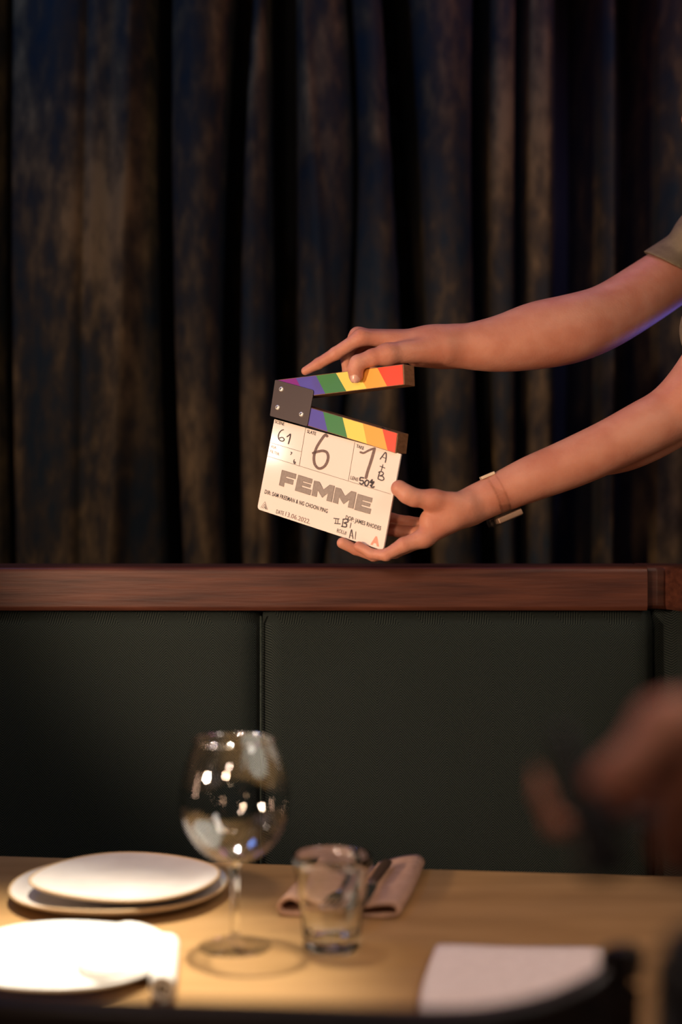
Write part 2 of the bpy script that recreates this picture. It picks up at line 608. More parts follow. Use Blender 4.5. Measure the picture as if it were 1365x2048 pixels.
def pad(name, x0, x1, y, z0, z1, parent, th=0.09):
    """upholstered panel with softly rounded edges"""
    nx, nz = 40, 24
    vs, fs = [], []
    for j in range(nz + 1):
        v = j / nz
        for i in range(nx + 1):
            u = i / nx
            x = x0 + (x1 - x0) * u
            z = z0 + (z1 - z0) * v
            ex = min(x - x0, x1 - x)
            ez = min(z - z0, z1 - z)
            q = lambda e, r: 0 if e >= r else r * (1 - math.sqrt(max(0, 1 - ((r - e) / r) ** 2)))
            dy = q(ex, 0.012) * 0.9 + q(ez, 0.02)
            vs.append((x, y + dy + 0.0015 * noise.noise(Vector((x * 6, z * 6, 1))), z))
    # finer columns near the vertical edges
    nfront = len(vs)
    for j in range(nz):
        for i in range(nx):
            a = j * (nx + 1) + i
            fs.append((a, a + 1, a + nx + 2, a + nx + 1))
    W = nx + 1
    rim = [i for i in range(W)] + [j * W + nx for j in range(1, nz + 1)] + [nz * W + i for i in range(nx - 1, -1, -1)] + [j * W for j in range(nz - 1, 0, -1)]
    bk = {}
    for r in rim:
        bk[r] = len(vs)
        vs.append((vs[r][0], y + th, vs[r][2]))
    for a, b in zip(rim, rim[1:] + rim[:1]):
        fs.append((a, bk[a], bk[b], b))
    fs.append(tuple(bk[r] for r in rim))
    return fixn(mesh_obj(name, vs, fs, M['fabric'], parent, smooth=True))


def xsamples(x0, x1):
    return [x0, x1]


pad('back_panel', -1.48, XS - 0.0012, 2.187, 0.46, RZ0 + .004, bq)
pad('back_panel', XS + 0.0012, XC + 0.012, 2.187, 0.46, RZ0 + .004, bq)
tube('seam_piping', [(XS - .0005, 2.192, 0.47), (XS - .0005, 2.190, 0.8), (XS - .0005, 2.190, 1.06)], 0.0018, M['piping'], bq, 8)
# wing back (curves toward the camera under the wing rail)
wv, wf = [], []
for i, p in enumerate(wing):
    for z in (0.46, RZ0 + .003):
        wv.append((p[0] + 0.014, p[1] + 0.010, z))
for i in range(len(wing) - 1):
    wf.append((2 * i, 2 * i + 2, 2 * i + 3, 2 * i + 1))
wo = mesh_obj('wing_panel', wv, wf, M['fabric'], bq, smooth=True)
ws = wo.modifiers.new('solid', 'SOLIDIFY')
ws.thickness = 0.07
ws.offset = -1
box('seat', (-1.48, 1.78, 0.36), (XC, 2.19, 0.46), M['fabric'], bq, 0.02)
box('base', (-1.48, 1.86, 0.0), (XC, 2.28, 0.36), M['chairwood'], bq, 0.004)
box('back_board', (-1.48, 2.275, 0.0), (XC + .03, 2.295, RZ0), M['chairwood'], bq, 0.002)
box('wing_base', (XC + .018, 1.63, 0.0), (XC + .125, 2.16, 0.46), M['chairwood'], bq, 0.004)

# ------------------------------------------------------------------ table
tA = T(-200, 1705)
tB = T(1330, 1752)
dirx = (tB - tA).normalized()
diry = Vector((-dirx.y, dirx.x, 0))
tc0 = T(0, 1711)
fl = tc0 - dirx * 0.28
fr = tc0 + dirx * 1.10
nl = fl - diry * 0.68
nr = fr - diry * 0.68
tb = empty('dining_table', tuple((fl + fr + nl + nr) / 4 * 1.0 - Vector((0, 0, TZ))), 'wooden restaurant table with brass toned top laid for dinner in front of the booth', 'table')
prism('table_top', [fl, fr, nr, nl], (0, 0, -0.035), M['tabletop'], tb, 0.004)
ctr = (fl + fr + nl + nr) / 4
for sx in (-.45, .45):
    c = ctr + dirx * sx
    lathe('pedestal', [(0, 0.012), (.16, .012), (.16, .02), (.035, .035), (.03, .06), (.03, .70), (.05, .714), (0, .7145)], (c.x, c.y, 0), M['metal_black'], tb, 40)

# ------------------------------------------------------------------ plates
def plate_prof(r, h, foot=0.62, th=0.006, lip=0.10):
    """coupe plate: outer underside, rolled rim, inner surface"""
    f = r * foot
    return [(0, .003), (f - .004, .003), (f - .002, 0), (f, 0), (f + .003, .003), (r * .86, h * .45), (r * .97, h * .82), (r, h - .002), (r * .998, h), (r * .985, h + .0005),
            (r * .955, h * .90), (r * .86, h * .45 + th * .9), (r * .74, th * 1.2), (r * .60, th), (0, th * .95)]


def organic(seed, a=0.012, tilt=(0, 0)):
    def f(ang, r, z):
        k = 1 + a * math.sin(2 * ang + seed) + a * .5 * math.sin(3 * ang + 2.1 * seed)
        zz = z + (0.0015 * math.sin(3 * ang + seed) if z > .006 else 0) * (r > .08) + r * (tilt[0] * math.cos(ang) + tilt[1] * math.sin(ang))
        return r * k, zz
    return f


def plate(name, c, r, h, m, rimm, label, group, seed, tilt=(0, 0), a=.012):
    e = empty(name, tuple(c), label, 'plate', group)
    lathe('dish', plate_prof(r, h), c, m, e, 128, organic(seed, a, tilt))
    rr = []
    f = organic(seed, a, tilt)
    for k in range(129):
        an = 2 * PI * k / 128
        q, z = f(an, r * .995, h - .0003)
        rr.append(Vector(c) + Vector((q * math.cos(an), q * math.sin(an), z)))
    tube('rim_band', rr, 0.0018, rimm, e, 8)
    return e


c1 = T(239, 1793)
plate('dinner_plate', c1, 0.131, 0.017, M['plate'], M['plate_rim'], 'larger stoneware plate at the bottom of the stack by the booth', None, 0.4)
c2 = T(253, 1778) + Vector((0, 0, 0.0085))
plate('side_plate', T(253, 1772, .0165), 0.112, 0.013, M['plate'], M['plate_rim'], 'smaller stoneware plate resting on top of the larger plate by the booth', None, 2.0, (0, 0), .02)
c3 = T(128, 1936)
plate('dinner_plate', c3, 0.112, 0.016, M['white_plate'], M['white_plate'], 'white plate at the near left edge of the table, brightly lit', None, 1.0)


# ------------------------------------------------------------------ napkins
def extrude_section(name, sec, p0, p1, wdir, th, m, parent=None, wob=0.0, segs=14):
    """cloth: open section polyline (w, z) of thickness th, swept from p0 to p1"""
    sec = catmull([(a, b, 0) for a, b in sec], 6)
    n = len(sec)
    out, inn = [], []
    for i, s in enumerate(sec):
        t = (sec[min(i + 1, n - 1)] - sec[max(i - 1, 0)]).normalized()
        nn = Vector((-t.y, t.x, 0))
        out.append(s + nn * th / 2)
        inn.append(s - nn * th / 2)
    loop = out + inn[::-1]
    k = len(loop)
    vs, fs = [], []
    for j in range(segs + 1):
        t = j / segs
        c = Vector(p0).lerp(Vector(p1), t)
        for i, s in enumerate(loop):
            nz = noise.noise(Vector((s.x * 25, t * 3, s.y * 20 + 5)))
            ww = s.x * (1 + .03 * math.sin(t * 4))
            vs.append(c + Vector(wdir) * (ww + wob * nz) + Vector((0, 0, max(s.y * (1 + .10 * noise.noise(Vector((t * 2.5, s.x * 9, 2)))), 0.0008))))
    for j in range(segs):
        for i in range(k):
            ii = (i + 1) % k
            fs.append((j * k + i, j * k + ii, (j + 1) * k + ii, (j + 1) * k + i))
    for j in (0, segs):
        for i in range(n - 1):
            a, b = j * k + i, j * k + i + 1
            c_, d_ = j * k + (k - 2 - i), j * k + (k - 1 - i)
            fs.append((a, b, c_, d_))
    o = fixn(mesh_obj(name, vs, fs, m, parent, smooth=True))
    return o


# far napkin: both sides rolled inwards
q0, q1 = T(676, 1836), T(744, 1738)
wd = (T(795, 1838) - T(555, 1832))
wl = wd.length
wd.normalize()
h = wl / 2
sec = [(-.01, .0115), (-h + .035, .014), (-h + .014, .021), (-h + .002, .014), (-h + .004, .005), (-h + .02, .0025), (0, .0025), (h - .02, .003), (h - .004, .005), (h, .011), (h - .008, .018), (h - .03, .016), (h - .05, .011), (.01, .0085)]
nap = extrude_section('napkin', sec, q0, q1, wd, .0042, M['linen'], None, .001)
tag(nap, 'pinkish brown linen napkin with rolled edges behind the tumbler, under the cutlery', 'napkin')

# near right napkin: flat folded
q0, q1 = T(1045, 2062), T(1045, 1918)
h = (T(1215, 1924) - T(872, 1916)).length / 2
wdn = (T(1215, 1926) - T(872, 1916)).normalized()
sec = [(h - .004, .0125), (0, .0120), (-h + .006, .0118), (-h, .0075), (-h + .006, .003), (0, .0028), (h - .006, .003), (h, .0052), (h - .006, .0075), (0, .0072), (-h + .02, .0074)]
o = extrude_section('napkin', sec, q0, q1, wdn, .0040, M['linen_pale'], None, .0015)
tag(o, 'pale pink folded napkin at the near right, partly hidden by the chair back', 'napkin')

# cloth folded on the white plate, and its rolled end
pw = [(248, 1858), (205, 1876), (168, 1902), (153, 1925), (170, 1944), (215, 1952), (270, 1950), (318, 1934), (340, 1908), (322, 1878), (288, 1862)]
loop = catmull([T(a, b, .012) for a, b in pw], 5, True)
vs, fs = [], []
K = len(loop)
cc = sum(loop, Vector()) / K
rings = [(1.0, .0), (1.02, .004), (1.0, .008), (.94, .0105), (.75, .0125), (.5, .013), (.25, .0128)]
for (s, hz) in rings:
    for i, p in enumerate(loop):
        q = cc + (p - cc) * s
        fold = .0015 * math.sin((q.x * 60 + q.y * 90)) if s < .9 else 0
        vs.append((q.x, q.y, TZ + .0065 + hz + .004 + fold))
for a in range(len(rings) - 1):
    for i in range(K):
        j = (i + 1) % K
        fs.append((a * K + i, a * K + j, (a + 1) * K + j, (a + 1) * K + i))
fs.append(tuple(range(K)))
fs.append(tuple(range((len(rings) - 1) * K, len(rings) * K)))
o = fixn(mesh_obj('napkin', vs, fs, M['linen_white'], None, smooth=True))
tag(o, 'white folded napkin lying on the bright white plate at the near left', 'napkin')
a0, a1 = T(322, 2008), T(334, 1916)
sec = []
for k in range(22):
    an = -PI / 2 + k * 0.55
    r = .0135 - k * .00042
    sec.append((r * math.cos(an) * 1.0, .0150 + r * math.sin(an)))
o = extrude_section('rolled_napkin', sec, a0, a1, Vector((1, .12, 0)).normalized(), .0018, M['linen_white'], None, .0004, 10)
tag(o, 'small white rolled napkin on the table right of the white plate', 'napkin')


# ------------------------------------------------------------------ cutlery on the far napkin
def knife(p0, p1, label):
    """p0 = handle end, p1 = blade tip"""
    p0, p1 = Vector(p0), Vector(p1)
    d = (p1 - p0)
    L = d.length
    d.normalize()
    s = d.cross(Vector((0, 0, 1))).normalized()
    e = empty('table_knife', tuple(p0), label, 'knife')
    hp = [p0 + d * L * t for t in (0, .02, .12, .28, .42, .47)]
    tube('handle', hp, [.004, .0068, .0078, .007, .0058, .0048], M['dark_handle'], e, 14, .55)
    prof = [(.46, -.004), (.50, -.0075), (.60, -.0095), (.75, -.0098), (.90, -.0085), (.97, -.004), (1.0, .002), (.98, .006), (.9, .0072), (.6, .0065), (.46, .004)]
    poly = [p0 + d * L * t + s * w + Vector((0, 0, .0008)) for t, w in prof]
    prism('blade', poly, (0, 0, -.0016), M['steel'], e, .0004)
    return e


kz = .0235
knife(T(776, 1722, kz + .003), T(705, 1826, kz), 'table knife with dark handle lying across the rolled napkin')


def fork(p0, p1, label):
    p0, p1 = Vector(p0), Vector(p1)
    d = (p1 - p0)
    L = d.length
    d.normalize()
    s = d.cross(Vector((0, 0, 1))).normalized()
    e = empty('table_fork', tuple(p0), label, 'fork')
    up = Vector((0, 0, 1))
    tube('handle', [p0, p0 + d * L * .05, p0 + d * L * .3, p0 + d * L * .55, p0 + d * L * .68 + up * .002], [.004, .0065, .0055, .0032, .003], M['steel'], e, 12, .45)
    pr = [(.66, -.003), (.70, -.008), (.75, -.0115), (.80, -.012), (.80, .012), (.75, .0115), (.70, .008), (.66, .003)]
    prism('head', [p0 + d * L * t + s * w_ + up * .003 for t, w_ in pr], (0, 0, -.002), M['steel'], e, .0004)
    for k in range(4):
        w_ = -.0102 + k * .0068
        tube('tine', [p0 + d * L * .79 + s * w_ + up * .002, p0 + d * L * .9 + s * w_ + up * .0015, p0 + d * L + s * w_ * .9 + up * .004], [.0018, .0016, .0008], M['steel'], e, 8)
    return e


fork(T(742, 1722, kz - .004), T(650, 1826, kz - .005), 'steel fork lying on the rolled napkin, seen through the tumbler')

# ------------------------------------------------------------------ wine glass
g = T(470, 1893, .0005)
ge = empty('wine_glass', tuple(g), 'large empty balloon wine glass on a thin stem beside the plates', 'glass')
H = .2225
bowl_o = [(.0048, .082), (.0062, .0865), (.014, .0905), (.028, .0985), (.043, .112), (.0545, .131), (.0600, .152), (.0592, .172), (.0545, .194), (.0485, .211), (.0440, H)]
bowl_i = [(.0428, H), (.0473, .211), (.0533, .194), (.0580, .172), (.0588, .152), (.0532, .132), (.0418, .1135), (.0268, .1005), (.012, .0935), (0, .0925)]


def smooth_prof(pr, n=6):
    return [(max(p.x, 0), p.y) for p in catmull([(a, b, 0) for a, b in pr], n)]


base = [(0, 0), (.0395, 0), (.0400, .0008), (.0395, .0018), (.025, .0030), (.012, .0052), (.0062, .0095), (.0045, .018), (.0038, .035), (.0038, .060), (.0042, .075)]
lathe('bowl', smooth_prof([(.0052, .0868), (.0095, .0885)] + bowl_o[2:]) + [(.0434, H + .0006)] + smooth_prof(bowl_i), g, M['glass'], ge, 256)
lathe('stem', smooth_prof([(.0064, .0092), (.0047, .018), (.0041, .035), (.0040, .060), (.0045, .075), (.0056, .083), (.0068, .0880), (0, .0905)]), g, M['tumbler'], ge, 48)
lathe('foot', base[:3] + smooth_prof(base[3:7]), g, M['glass'], ge, 128)
rimg = [Vector(g) + Vector((.0434 * math.cos(2 * PI * k / 96), .0434 * math.sin(2 * PI * k / 96), H + .0012)) for k in range(97)]
tube('rim', rimg, .0014, M['rim_glass'], ge, 10)

# tumbler
g2 = T(664, 1896, .0005)
te = empty('tumbler', tuple(g2), 'clear tapered water tumbler with thick base in front of the rolled napkin', 'glass')


def facet(a, r, z):
    return r * (1 + .0 * a), z


def facet_in(ang, r, z):
    # vertical facets, strongest in the lower two thirds
    k = 8
    if .006 < z < .062 and r > .02:
        a = (ang + PI / k) % (2 * PI / k) - PI / k
        wgt = min(1, (z - .006) / .006, (.062 - z) / .010)
        r = r * (1 - .45 * wgt * (1 - math.cos(PI / k) / math.cos(a)) )
    return r, z


ot = [(0, .0012), (.024, .0012), (.0265, 0), (.0300, .0008), (.0312, .004), (.0318, .010), (.0345, .040), (.0370, .062), (.0382, .074), (.0405, .088), (.0427, .0990), (.0424, .1008), (.0412, .1012), (.0400, .0998)]
it = [(.0376, .088), (.0352, .074), (.0338, .062), (.0315, .040), (.0285, .020), (.0262, .0145), (.018, .0125), (0, .0120)]
lathe('glass_body', ot + it, g2, M['tumbler'], te, 160, facet_in)

# ------------------------------------------------------------------ foreground chair
ch = empty('dining_chair', (-0.03, 1.2, 0), 'black wooden dining chair back, out of focus along the bottom edge', 'chair')
top = [(-190, 1925), (-120, 1950), (0, 1964), (200, 1968), (500, 1973), (750, 1980), (900, 1984), (1000, 1980), (1100, 1965), (1190, 1938), (1235, 1918)]
tp = catmull([P(a, b + 12, 1.0) for a, b in top], 6)
vs, fs = [], []
m_ = len(tp)
for i, p in enumerate(tp):
    u = i / (m_ - 1)
    yy = p.y - 0.045 * (1 - (2 * u - 1) ** 2) + .02
    for (dy, dz) in ((-.010, -.005), (-.004, 0), (.006, 0), (.011, -.006), (.011, -.075), (.004, -.083), (-.005, -.083), (-.010, -.075)):
        vs.append((p.x, yy + dy, p.z + dz))
for i in range(m_ - 1):
    for k in range(8):
        j = (k + 1) % 8
        fs.append((i * 8 + k, i * 8 + j, (i + 1) * 8 + j, (i + 1) * 8 + k))
fs.append(tuple(range(8)))
fs.append(tuple(range((m_ - 1) * 8, m_ * 8)))
bev(fixn(mesh_obj('top_rail', vs, fs, M['chairwood'], ch)), .003)
xr = P(1243, 0, 1.02).x
xl = P(-205, 0, 1.02).x
for x, zt in ((xr, P(0, 1908, 1.02).z), (xl, P(0, 1915, 1.02).z)):
    tube('back_post', catmull([(x, 1.06, 0), (x, 1.075, .25), (x, 1.075, .45), (x, 1.05, .7), (x, 1.022, .85), (x, 1.02, zt - .006), (x, 1.02, zt)], 5),
         [.014] * 25 + [.0165] * 5 + [.010], M['chairwood'], ch, 16)
for k in range(5):
    x = xl + (xr - xl) * (k + 1) / 6
    dyk = -0.045 * (1 - (2 * (k + 1) / 6 - 1) ** 2)
    tube('spindle', [(x, 1.072, .455), (x, 1.045 + dyk * .5, .66), (x, 1.02 + dyk, .82)], .0065, M['chairwood'], ch, 10)
prism('seat', catmull([(xl - .005, 1.05, .465), (xr + .005, 1.05, .465), (xr + .015, 1.30, .465), (xr - .02, 1.46, .465), ((xl + xr) / 2, 1.48, .465), (xl + .02, 1.46, .465), (xl - .015, 1.30, .465)], 5, True), (0, 0, -.03), M['chairwood'], ch, .006)
for x in (xl + .03, xr - .03):
    tube('leg', [(x, 1.43, .436), (x, 1.45, 0)], [.017, .012], M['chairwood'], ch, 14)

# ------------------------------------------------------------------ clapperboard
U = Vector((0.81467434, -0.51870441, -0.25932886)).normalized()
V = Vector((0.18402405, 0.03097364, 0.9824336))
V = (V - U * V.dot(U)).normalized()
NB = U.cross(V).normalized()            # towards the camera?
if NB.y > 0: NB = -NB
D0 = 2.10
BC = Vector((-0.02142493 * D0 / 2.2, D0, CZ + 0.04714382 * D0 / 2.2))


def B(px, py, off=0.0):
    """point on the slate plane (off = metres in front of the slate face) seen at a pixel"""
    r = ray(px, py)
    o0 = Vector((0, 0, CZ))
    q = BC + NB * off
    t = (q - o0).dot(NB) / r.dot(NB)
    return o0 + r * t


def c1p(x, y):
    return 500 + x / 3.7917, 700 + y / 3.7907


def c4p(x, y):
    return 510 + x / 4.2656, 900 + y / 4.2656


def c5p(x, y):
    return 540 + x / 9.75, 840 + y / 9.75


def c6p(x, y):
    return 680 + x / 10.5, 860 + y / 10.5


cb = empty('clapperboard', tuple(B(650, 1050)), 'white film clapperboard with rainbow striped sticks held open by two hands', 'clapperboard')
bcorn = [(514.5, 1018), (766.5, 1101), (802.5, 908), (549, 838)]


def roundpoly(pts, rs, off, n=6):
    out = []
    w3 = [B(a, b, off) for a, b in pts]
    for i, p in enumerate(w3):
        a, b = w3[i - 1], w3[(i + 1) % len(w3)]
        r = rs[i] if hasattr(rs, '__len__') else rs
        if r <= 0:
            out.append(p)
            continue
        pa = p + (a - p).normalized() * r
        pb = p + (b - p).normalized() * r
        for k in range(n + 1):
            t = k / n
            out.append(pa * (1 - t) ** 2 + p * 2 * t * (1 - t) + pb * t ** 2)
    return out


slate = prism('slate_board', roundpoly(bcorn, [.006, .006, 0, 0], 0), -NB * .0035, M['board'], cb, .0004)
STK = .032
BK = Vector((.520, .854, .004)).normalized()
SF = .003
low = [c1p(*p) for p in ((203, 361), (1125, 630), (1107, 784), (167, 491))]
upp = [c1p(*p) for p in ((196, 228), (1167, 106), (1174, 263), (188, 382))]
stk1 = prism('lower_stick', [B(a, b, SF) for a, b in low], BK * STK, M['stickwood'], cb, .0008)
stk2 = prism('clap_stick', [B(a, b, SF) for a, b in upp], BK * STK, M['stickwood'], cb, .0008)
# magnet in the top of the lower stick
a_ = B(*c1p(1000, 594), SF) + BK * STK * .45
upv = (B(*c1p(1000, 560), SF) - B(*c1p(1010, 620), SF)).normalized()
dr = (B(*c1p(1125, 630), SF) - B(*c1p(203, 361), SF)).normalized()
upn = dr.cross(NB)
if upn.z < 0: upn = -upn
ring_ = [a_ + dr * (.0075 * math.cos(t * PI / 12)) + NB * (.0065 * math.sin(t * PI / 12)) + upn * .0006 for t in range(24)]
prism('magnet', ring_, -upn * .002, M['slot'], stk1)


def stripes(name, poly, cuts, cols, parent, inset_x=.010):
    """sticker with slanting bands; poly TL,TR,BR,BL px; cuts: (xtop, xbottom) in px"""
    TL, TR, BR, BL = poly

    def on(a, b, x):
        t = (x - a[0]) / (b[0] - a[0])
        return (x, a[1] + (b[1] - a[1]) * t)
    off = SF + .0005
    vs, fs, mi = [], [], []
    prev = None
    for k, (xt, xb) in enumerate(cuts):
        t_, b_ = on(TL, TR, xt), on(BL, BR, xb)
        # pull in from the edges a little
        tt = (t_[0] + (b_[0] - t_[0]) * .03, t_[1] + (b_[1] - t_[1]) * .03)
        bb = (b_[0] + (t_[0] - b_[0]) * .03, b_[1] + (t_[1] - b_[1]) * .03)
        vs += [B(*tt, off), B(*bb, off)]
        if k:
            i = len(vs) - 4
            fs.append((i, i + 1, i + 3, i + 2))
            mi.append(k - 1)
    o = mesh_obj(name, vs, fs, [M[c] for c in cols], parent, mi=mi)
    s = o.modifiers.new('solid', 'SOLIDIFY')
    s.thickness = .0004
    s.offset = 0
    return o


X = lambda v: 500 + v / 3.7917
stripes('stripe_sticker', low, [(X(215), X(190)), (X(410), X(448)), (X(556), X(592)), (X(703), X(742)), (X(856), X(891)), (X(1005), X(1047)), (X(1118), X(1101))],
        ['purple', 'blue', 'green', 'yellow', 'orange', 'red'], stk1)
stripes('stripe_sticker', upp, [(X(210), X(200)), (X(348), X(424)), (X(500), X(576)), (X(652), X(735)), (X(806), X(890)), (X(966), X(1044)), (X(1158), X(1166))],
        ['purple', 'blue', 'green', 'yellow', 'orange', 'red'], stk2)
hp = [c1p(*p) for p in ((191, 224), (485, 304), (435, 579), (151, 499))]
hinge = prism('hinge_plate', roundpoly(hp, [.0025, .004, .004, .0025], SF + .0026), -NB * .0018, M['hinge'], cb, .0003)
for (sx, sy) in ((240, 297), (212, 436), (392, 488)):
    c = B(*c1p(sx, sy), SF + .0026)
    rr = 5.2 * D0 / F
    vs, fs = [], []
    prof_ = [(rr, 0), (rr, .0008), (rr * .85, .0018), (rr * .5, .0024), (0.0001, .0026)]
    for (r, hh) in prof_:
        for k in range(20):
            a = 2 * PI * k / 20
            vs.append(c + U * r * math.cos(a) + V * r * math.sin(a) + NB * hh)
    for i in range(4):
        for k in range(20):
            j = (k + 1) % 20
            fs.append((i * 20 + k, i * 20 + j, (i + 1) * 20 + j, (i + 1) * 20 + k))
    sc = fixn(mesh_obj('screw', vs, fs, M['screw'], hinge, smooth=True))
    sv, sf = [], []
    for ang in (.6, .6 + PI / 2):
        d1 = U * math.cos(ang) + V * math.sin(ang)
        d2 = -U * math.sin(ang) + V * math.cos(ang)
        b0 = len(sv)
        for (s1, s2) in ((-1, -1), (1, -1), (1, 1), (-1, 1)):
            sv.append(c + NB * .0027 + d1 * s1 * rr * .55 + d2 * s2 * rr * .13)
        sf.append((b0, b0 + 1, b0 + 2, b0 + 3))
    # slots belong to the screw mesh
    me = sc.data
    me.materials.append(M['slot'])
    bm = bmesh.new()
    bm.from_mesh(me)
    off = Vector(cb.location)
    nvv = [bm.verts.new(v - off) for v in sv]
    for f_ in sf:
        fc = bm.faces.new([nvv[i] for i in f_])
        fc.material_index = 1
    bm.to_mesh(me)
    bm.free()


# lettering ---------------------------------------------------------------
def text_mesh(s, bold=0.0, spacing=1.0):
    cu = bpy.data.curves.new('t', 'FONT')
    cu.body = s
    cu.size = 1
    cu.offset = bold
    cu.space_character = spacing
    cu.resolution_u = 4
    o = bpy.data.objects.new('t', cu)
    COL.objects.link(o)
    bpy.context.view_layer.update()
    dg = bpy.context.evaluated_depsgraph_get()
    me = o.evaluated_get(dg).to_mesh()
    vs = [v.co.copy() for v in me.vertices]
    fs = [tuple(p.vertices) for p in me.polygons]
    o.evaluated_get(dg).to_mesh_clear()
    bpy.data.objects.remove(o)
    bpy.data.curves.remove(cu)
    return vs, fs


def text_on(s, bl, br, tl, bold=0.0, spacing=1.0, off=.0004):
    vs, fs = text_mesh(s, bold, spacing)
    x0 = min(v.x for v in vs); x1 = max(v.x for v in vs)
    y0 = min(v.y for v in vs); y1 = max(v.y for v in vs)
    y0 = max(y0, -0.02)
    out = []
    for v in vs:
        u = (v.x - x0) / (x1 - x0)
        t = (v.y - y0) / (y1 - y0)
        out.append(B(bl[0] + (br[0] - bl[0]) * u + (tl[0] - bl[0]) * t, bl[1] + (br[1] - bl[1]) * u + (tl[1] - bl[1]) * t, off))
    return out, fs


def stroke(pts, wpx, off=.0005, smooth=True):
    p2 = [Vector((a, b, 0)) for a, b in pts]
    if smooth and len(p2) > 2:
        p2 = catmull(p2, 7)
    vs, fs = [], []
    n = len(p2)
    L, R = [], []
    for i, p in enumerate(p2):
        t = (p2[min(i + 1, n - 1)] - p2[max(i - 1, 0)]).normalized()
        nn = Vector((-t.y, t.x, 0))
        ww = wpx / 2 * (1.0 if 0 < i < n - 1 else .7)
        e = t * (wpx * .35) * (-1 if i == 0 else (1 if i == n - 1 else 0)) if smooth else Vector((0, 0, 0))
        a, b = p + nn * ww + e, p - nn * ww + e
        vs += [B(a.x, a.y, off), B(b.x, b.y, off)]
    for i in range(n - 1):
        fs.append((2 * i, 2 * i + 1, 2 * i + 3, 2 * i + 2))
    return vs, fs


def merge(name, parts, m, parent):
    vs, fs = [], []
    for a, b in parts:
        o_ = len(vs)
        vs += a
        fs += [tuple(i + o_ for i in f) for f in b]
    o = mesh_obj(name, vs, fs, m, parent)
    return o


printed = [
    text_on('SCENE', (549.9, 846), (568.4, 851.4), (551.1, 839.8), .012),
    text_on('SLATE', (614.1, 865.6), (631.8, 871), (615.4, 859.0), .02),
    text_on('TAKE', (712.9, 894.8), (727.6, 900), (714.0, 888.4), .02),
    text_on('LENS', (701, 958.6), (716.2, 962.9), (702.4, 951.4), .01),
    text_on('DIR: SAM FREEMAN & NG CHOON PING', (529.2, 986.9), (655.0, 1026.3), (530.8, 978.9), .02, 1.08),
    text_on('DATE', (552.2, 1026.6), (567.4, 1030.8), (553.6, 1018.9), .0),
    text_on('DOP: JAMES RHODES', (691, 1038.5), (761.6, 1061.0), (692.6, 1030.2), .02, 1.05),
    text_on('ROLL#', (673.6, 1064.8), (692.8, 1070.0), (675.2, 1056.8), .0),
]
# logo: nested triangle of strokes
lg = lambda x, y: c4p(x, y)
printed += [stroke([lg(50, 493), lg(86, 440), lg(107, 510)], 1.1, smooth=False),
            stroke([lg(62, 496), lg(84, 462), lg(98, 507)], 1.3, smooth=False),
            stroke([lg(74, 499), lg(84, 483), lg(90, 504)], 1.4, smooth=False)]
for q_ in printed[:8]:
    merge('printed_text', [q_], M['ink'], slate)
merge('printed_logo', printed[8:], M['ink'], slate)
LW = .95
grid = [stroke([c1p(130, 803), c1p(1070, 1093)], LW, .0003, False), stroke([c1p(425, 580), c1p(375, 878)], LW, .0003, False),
        stroke([c1p(797, 698), c1p(747, 993)], LW, .0003, False), stroke([c1p(148, 700), c1p(391, 771)], LW, .0003, False)]
merge('grid_lines', grid, M['ink'], slate)
merge('faint_lettering', [text_on('ASA', (541.8, 895.0), (552.2, 898.4), (542.8, 889.6)), text_on('FILTER', (540.3, 904.8), (558.3, 911.4), (541.3, 899.2))], M['faint'], slate)

FE = [
    [(232, 170), (355, 207), (347, 247), (268, 224), (265, 238), (331, 257), (323, 296), (253, 276), (246, 313), (207, 300)],
    [(371, 212), (492, 249), (485, 287), (412, 265), (409, 277), (480, 298), (474, 322), (403, 301), (400, 316), (483, 341), (474, 385), (343, 345)],
    [(507, 261), (552, 273), (586, 338), (640, 297), (681, 307), (655, 445), (612, 432), (624, 368), (575, 406), (537, 342), (526, 400), (485, 388)],
    [(690, 318), (734, 330), (770, 394), (824, 350), (866, 362), (840, 502), (795, 488), (808, 424), (757, 461), (719, 400), (708, 460), (667, 447)],
    [(879, 374), (1004, 411), (997, 448), (920, 426), (917, 438), (988, 459), (981, 485), (911, 465), (908, 480), (992, 504), (984, 546), (850, 508)],
]


def poly_tess(pts, off):
    from mathutils.geometry import tessellate_polygon
    p3 = [Vector((a, b, 0)) for a, b in pts]
    tris = tessellate_polygon([p3])
    return [B(*c4p(a, b), off) for a, b in pts], [tuple(t) for t in tris]


merge('title_lettering', [poly_tess(l, .0004) for l in FE], M['titleink'], slate)
merge('title_outline', [stroke([c4p(*p) for p in l + [l[0]]], .5, .0006, False) for l in FE], M['ink'], slate)
merge('date_writing', [text_on('13.06.2022.', (570.3, 1032.3), (620.0, 1048.3), (572.2, 1023.2))], M['date_ink'], slate)
merge('red_letter', [text_on('A', (741.2, 1088.3), (758.6, 1092.8), (744.6, 1070.4), .05)], M['redink'], slate)
worn = [stroke([c5p(*p) for p in ((1120, 318), (1080, 290), (1000, 390), (920, 520), (872, 650), (858, 770), (885, 880), (960, 945), (1050, 915), (1112, 830), (1138, 720), (1110, 632), (1035, 602), (940, 615), (842, 645))], 5.2),
        stroke([c6p(*p) for p in ((430, 465), (500, 482), (600, 432), (705, 388))], 4.0),
        stroke([c6p(*p) for p in ((730, 388), (700, 500), (640, 700), (580, 880), (548, 1010))], 5.6, .0006)]
merge('handwritten_number', worn[:1], M['marker_worn'], slate)
merge('handwritten_number', worn[1:], M['marker_worn'], slate)
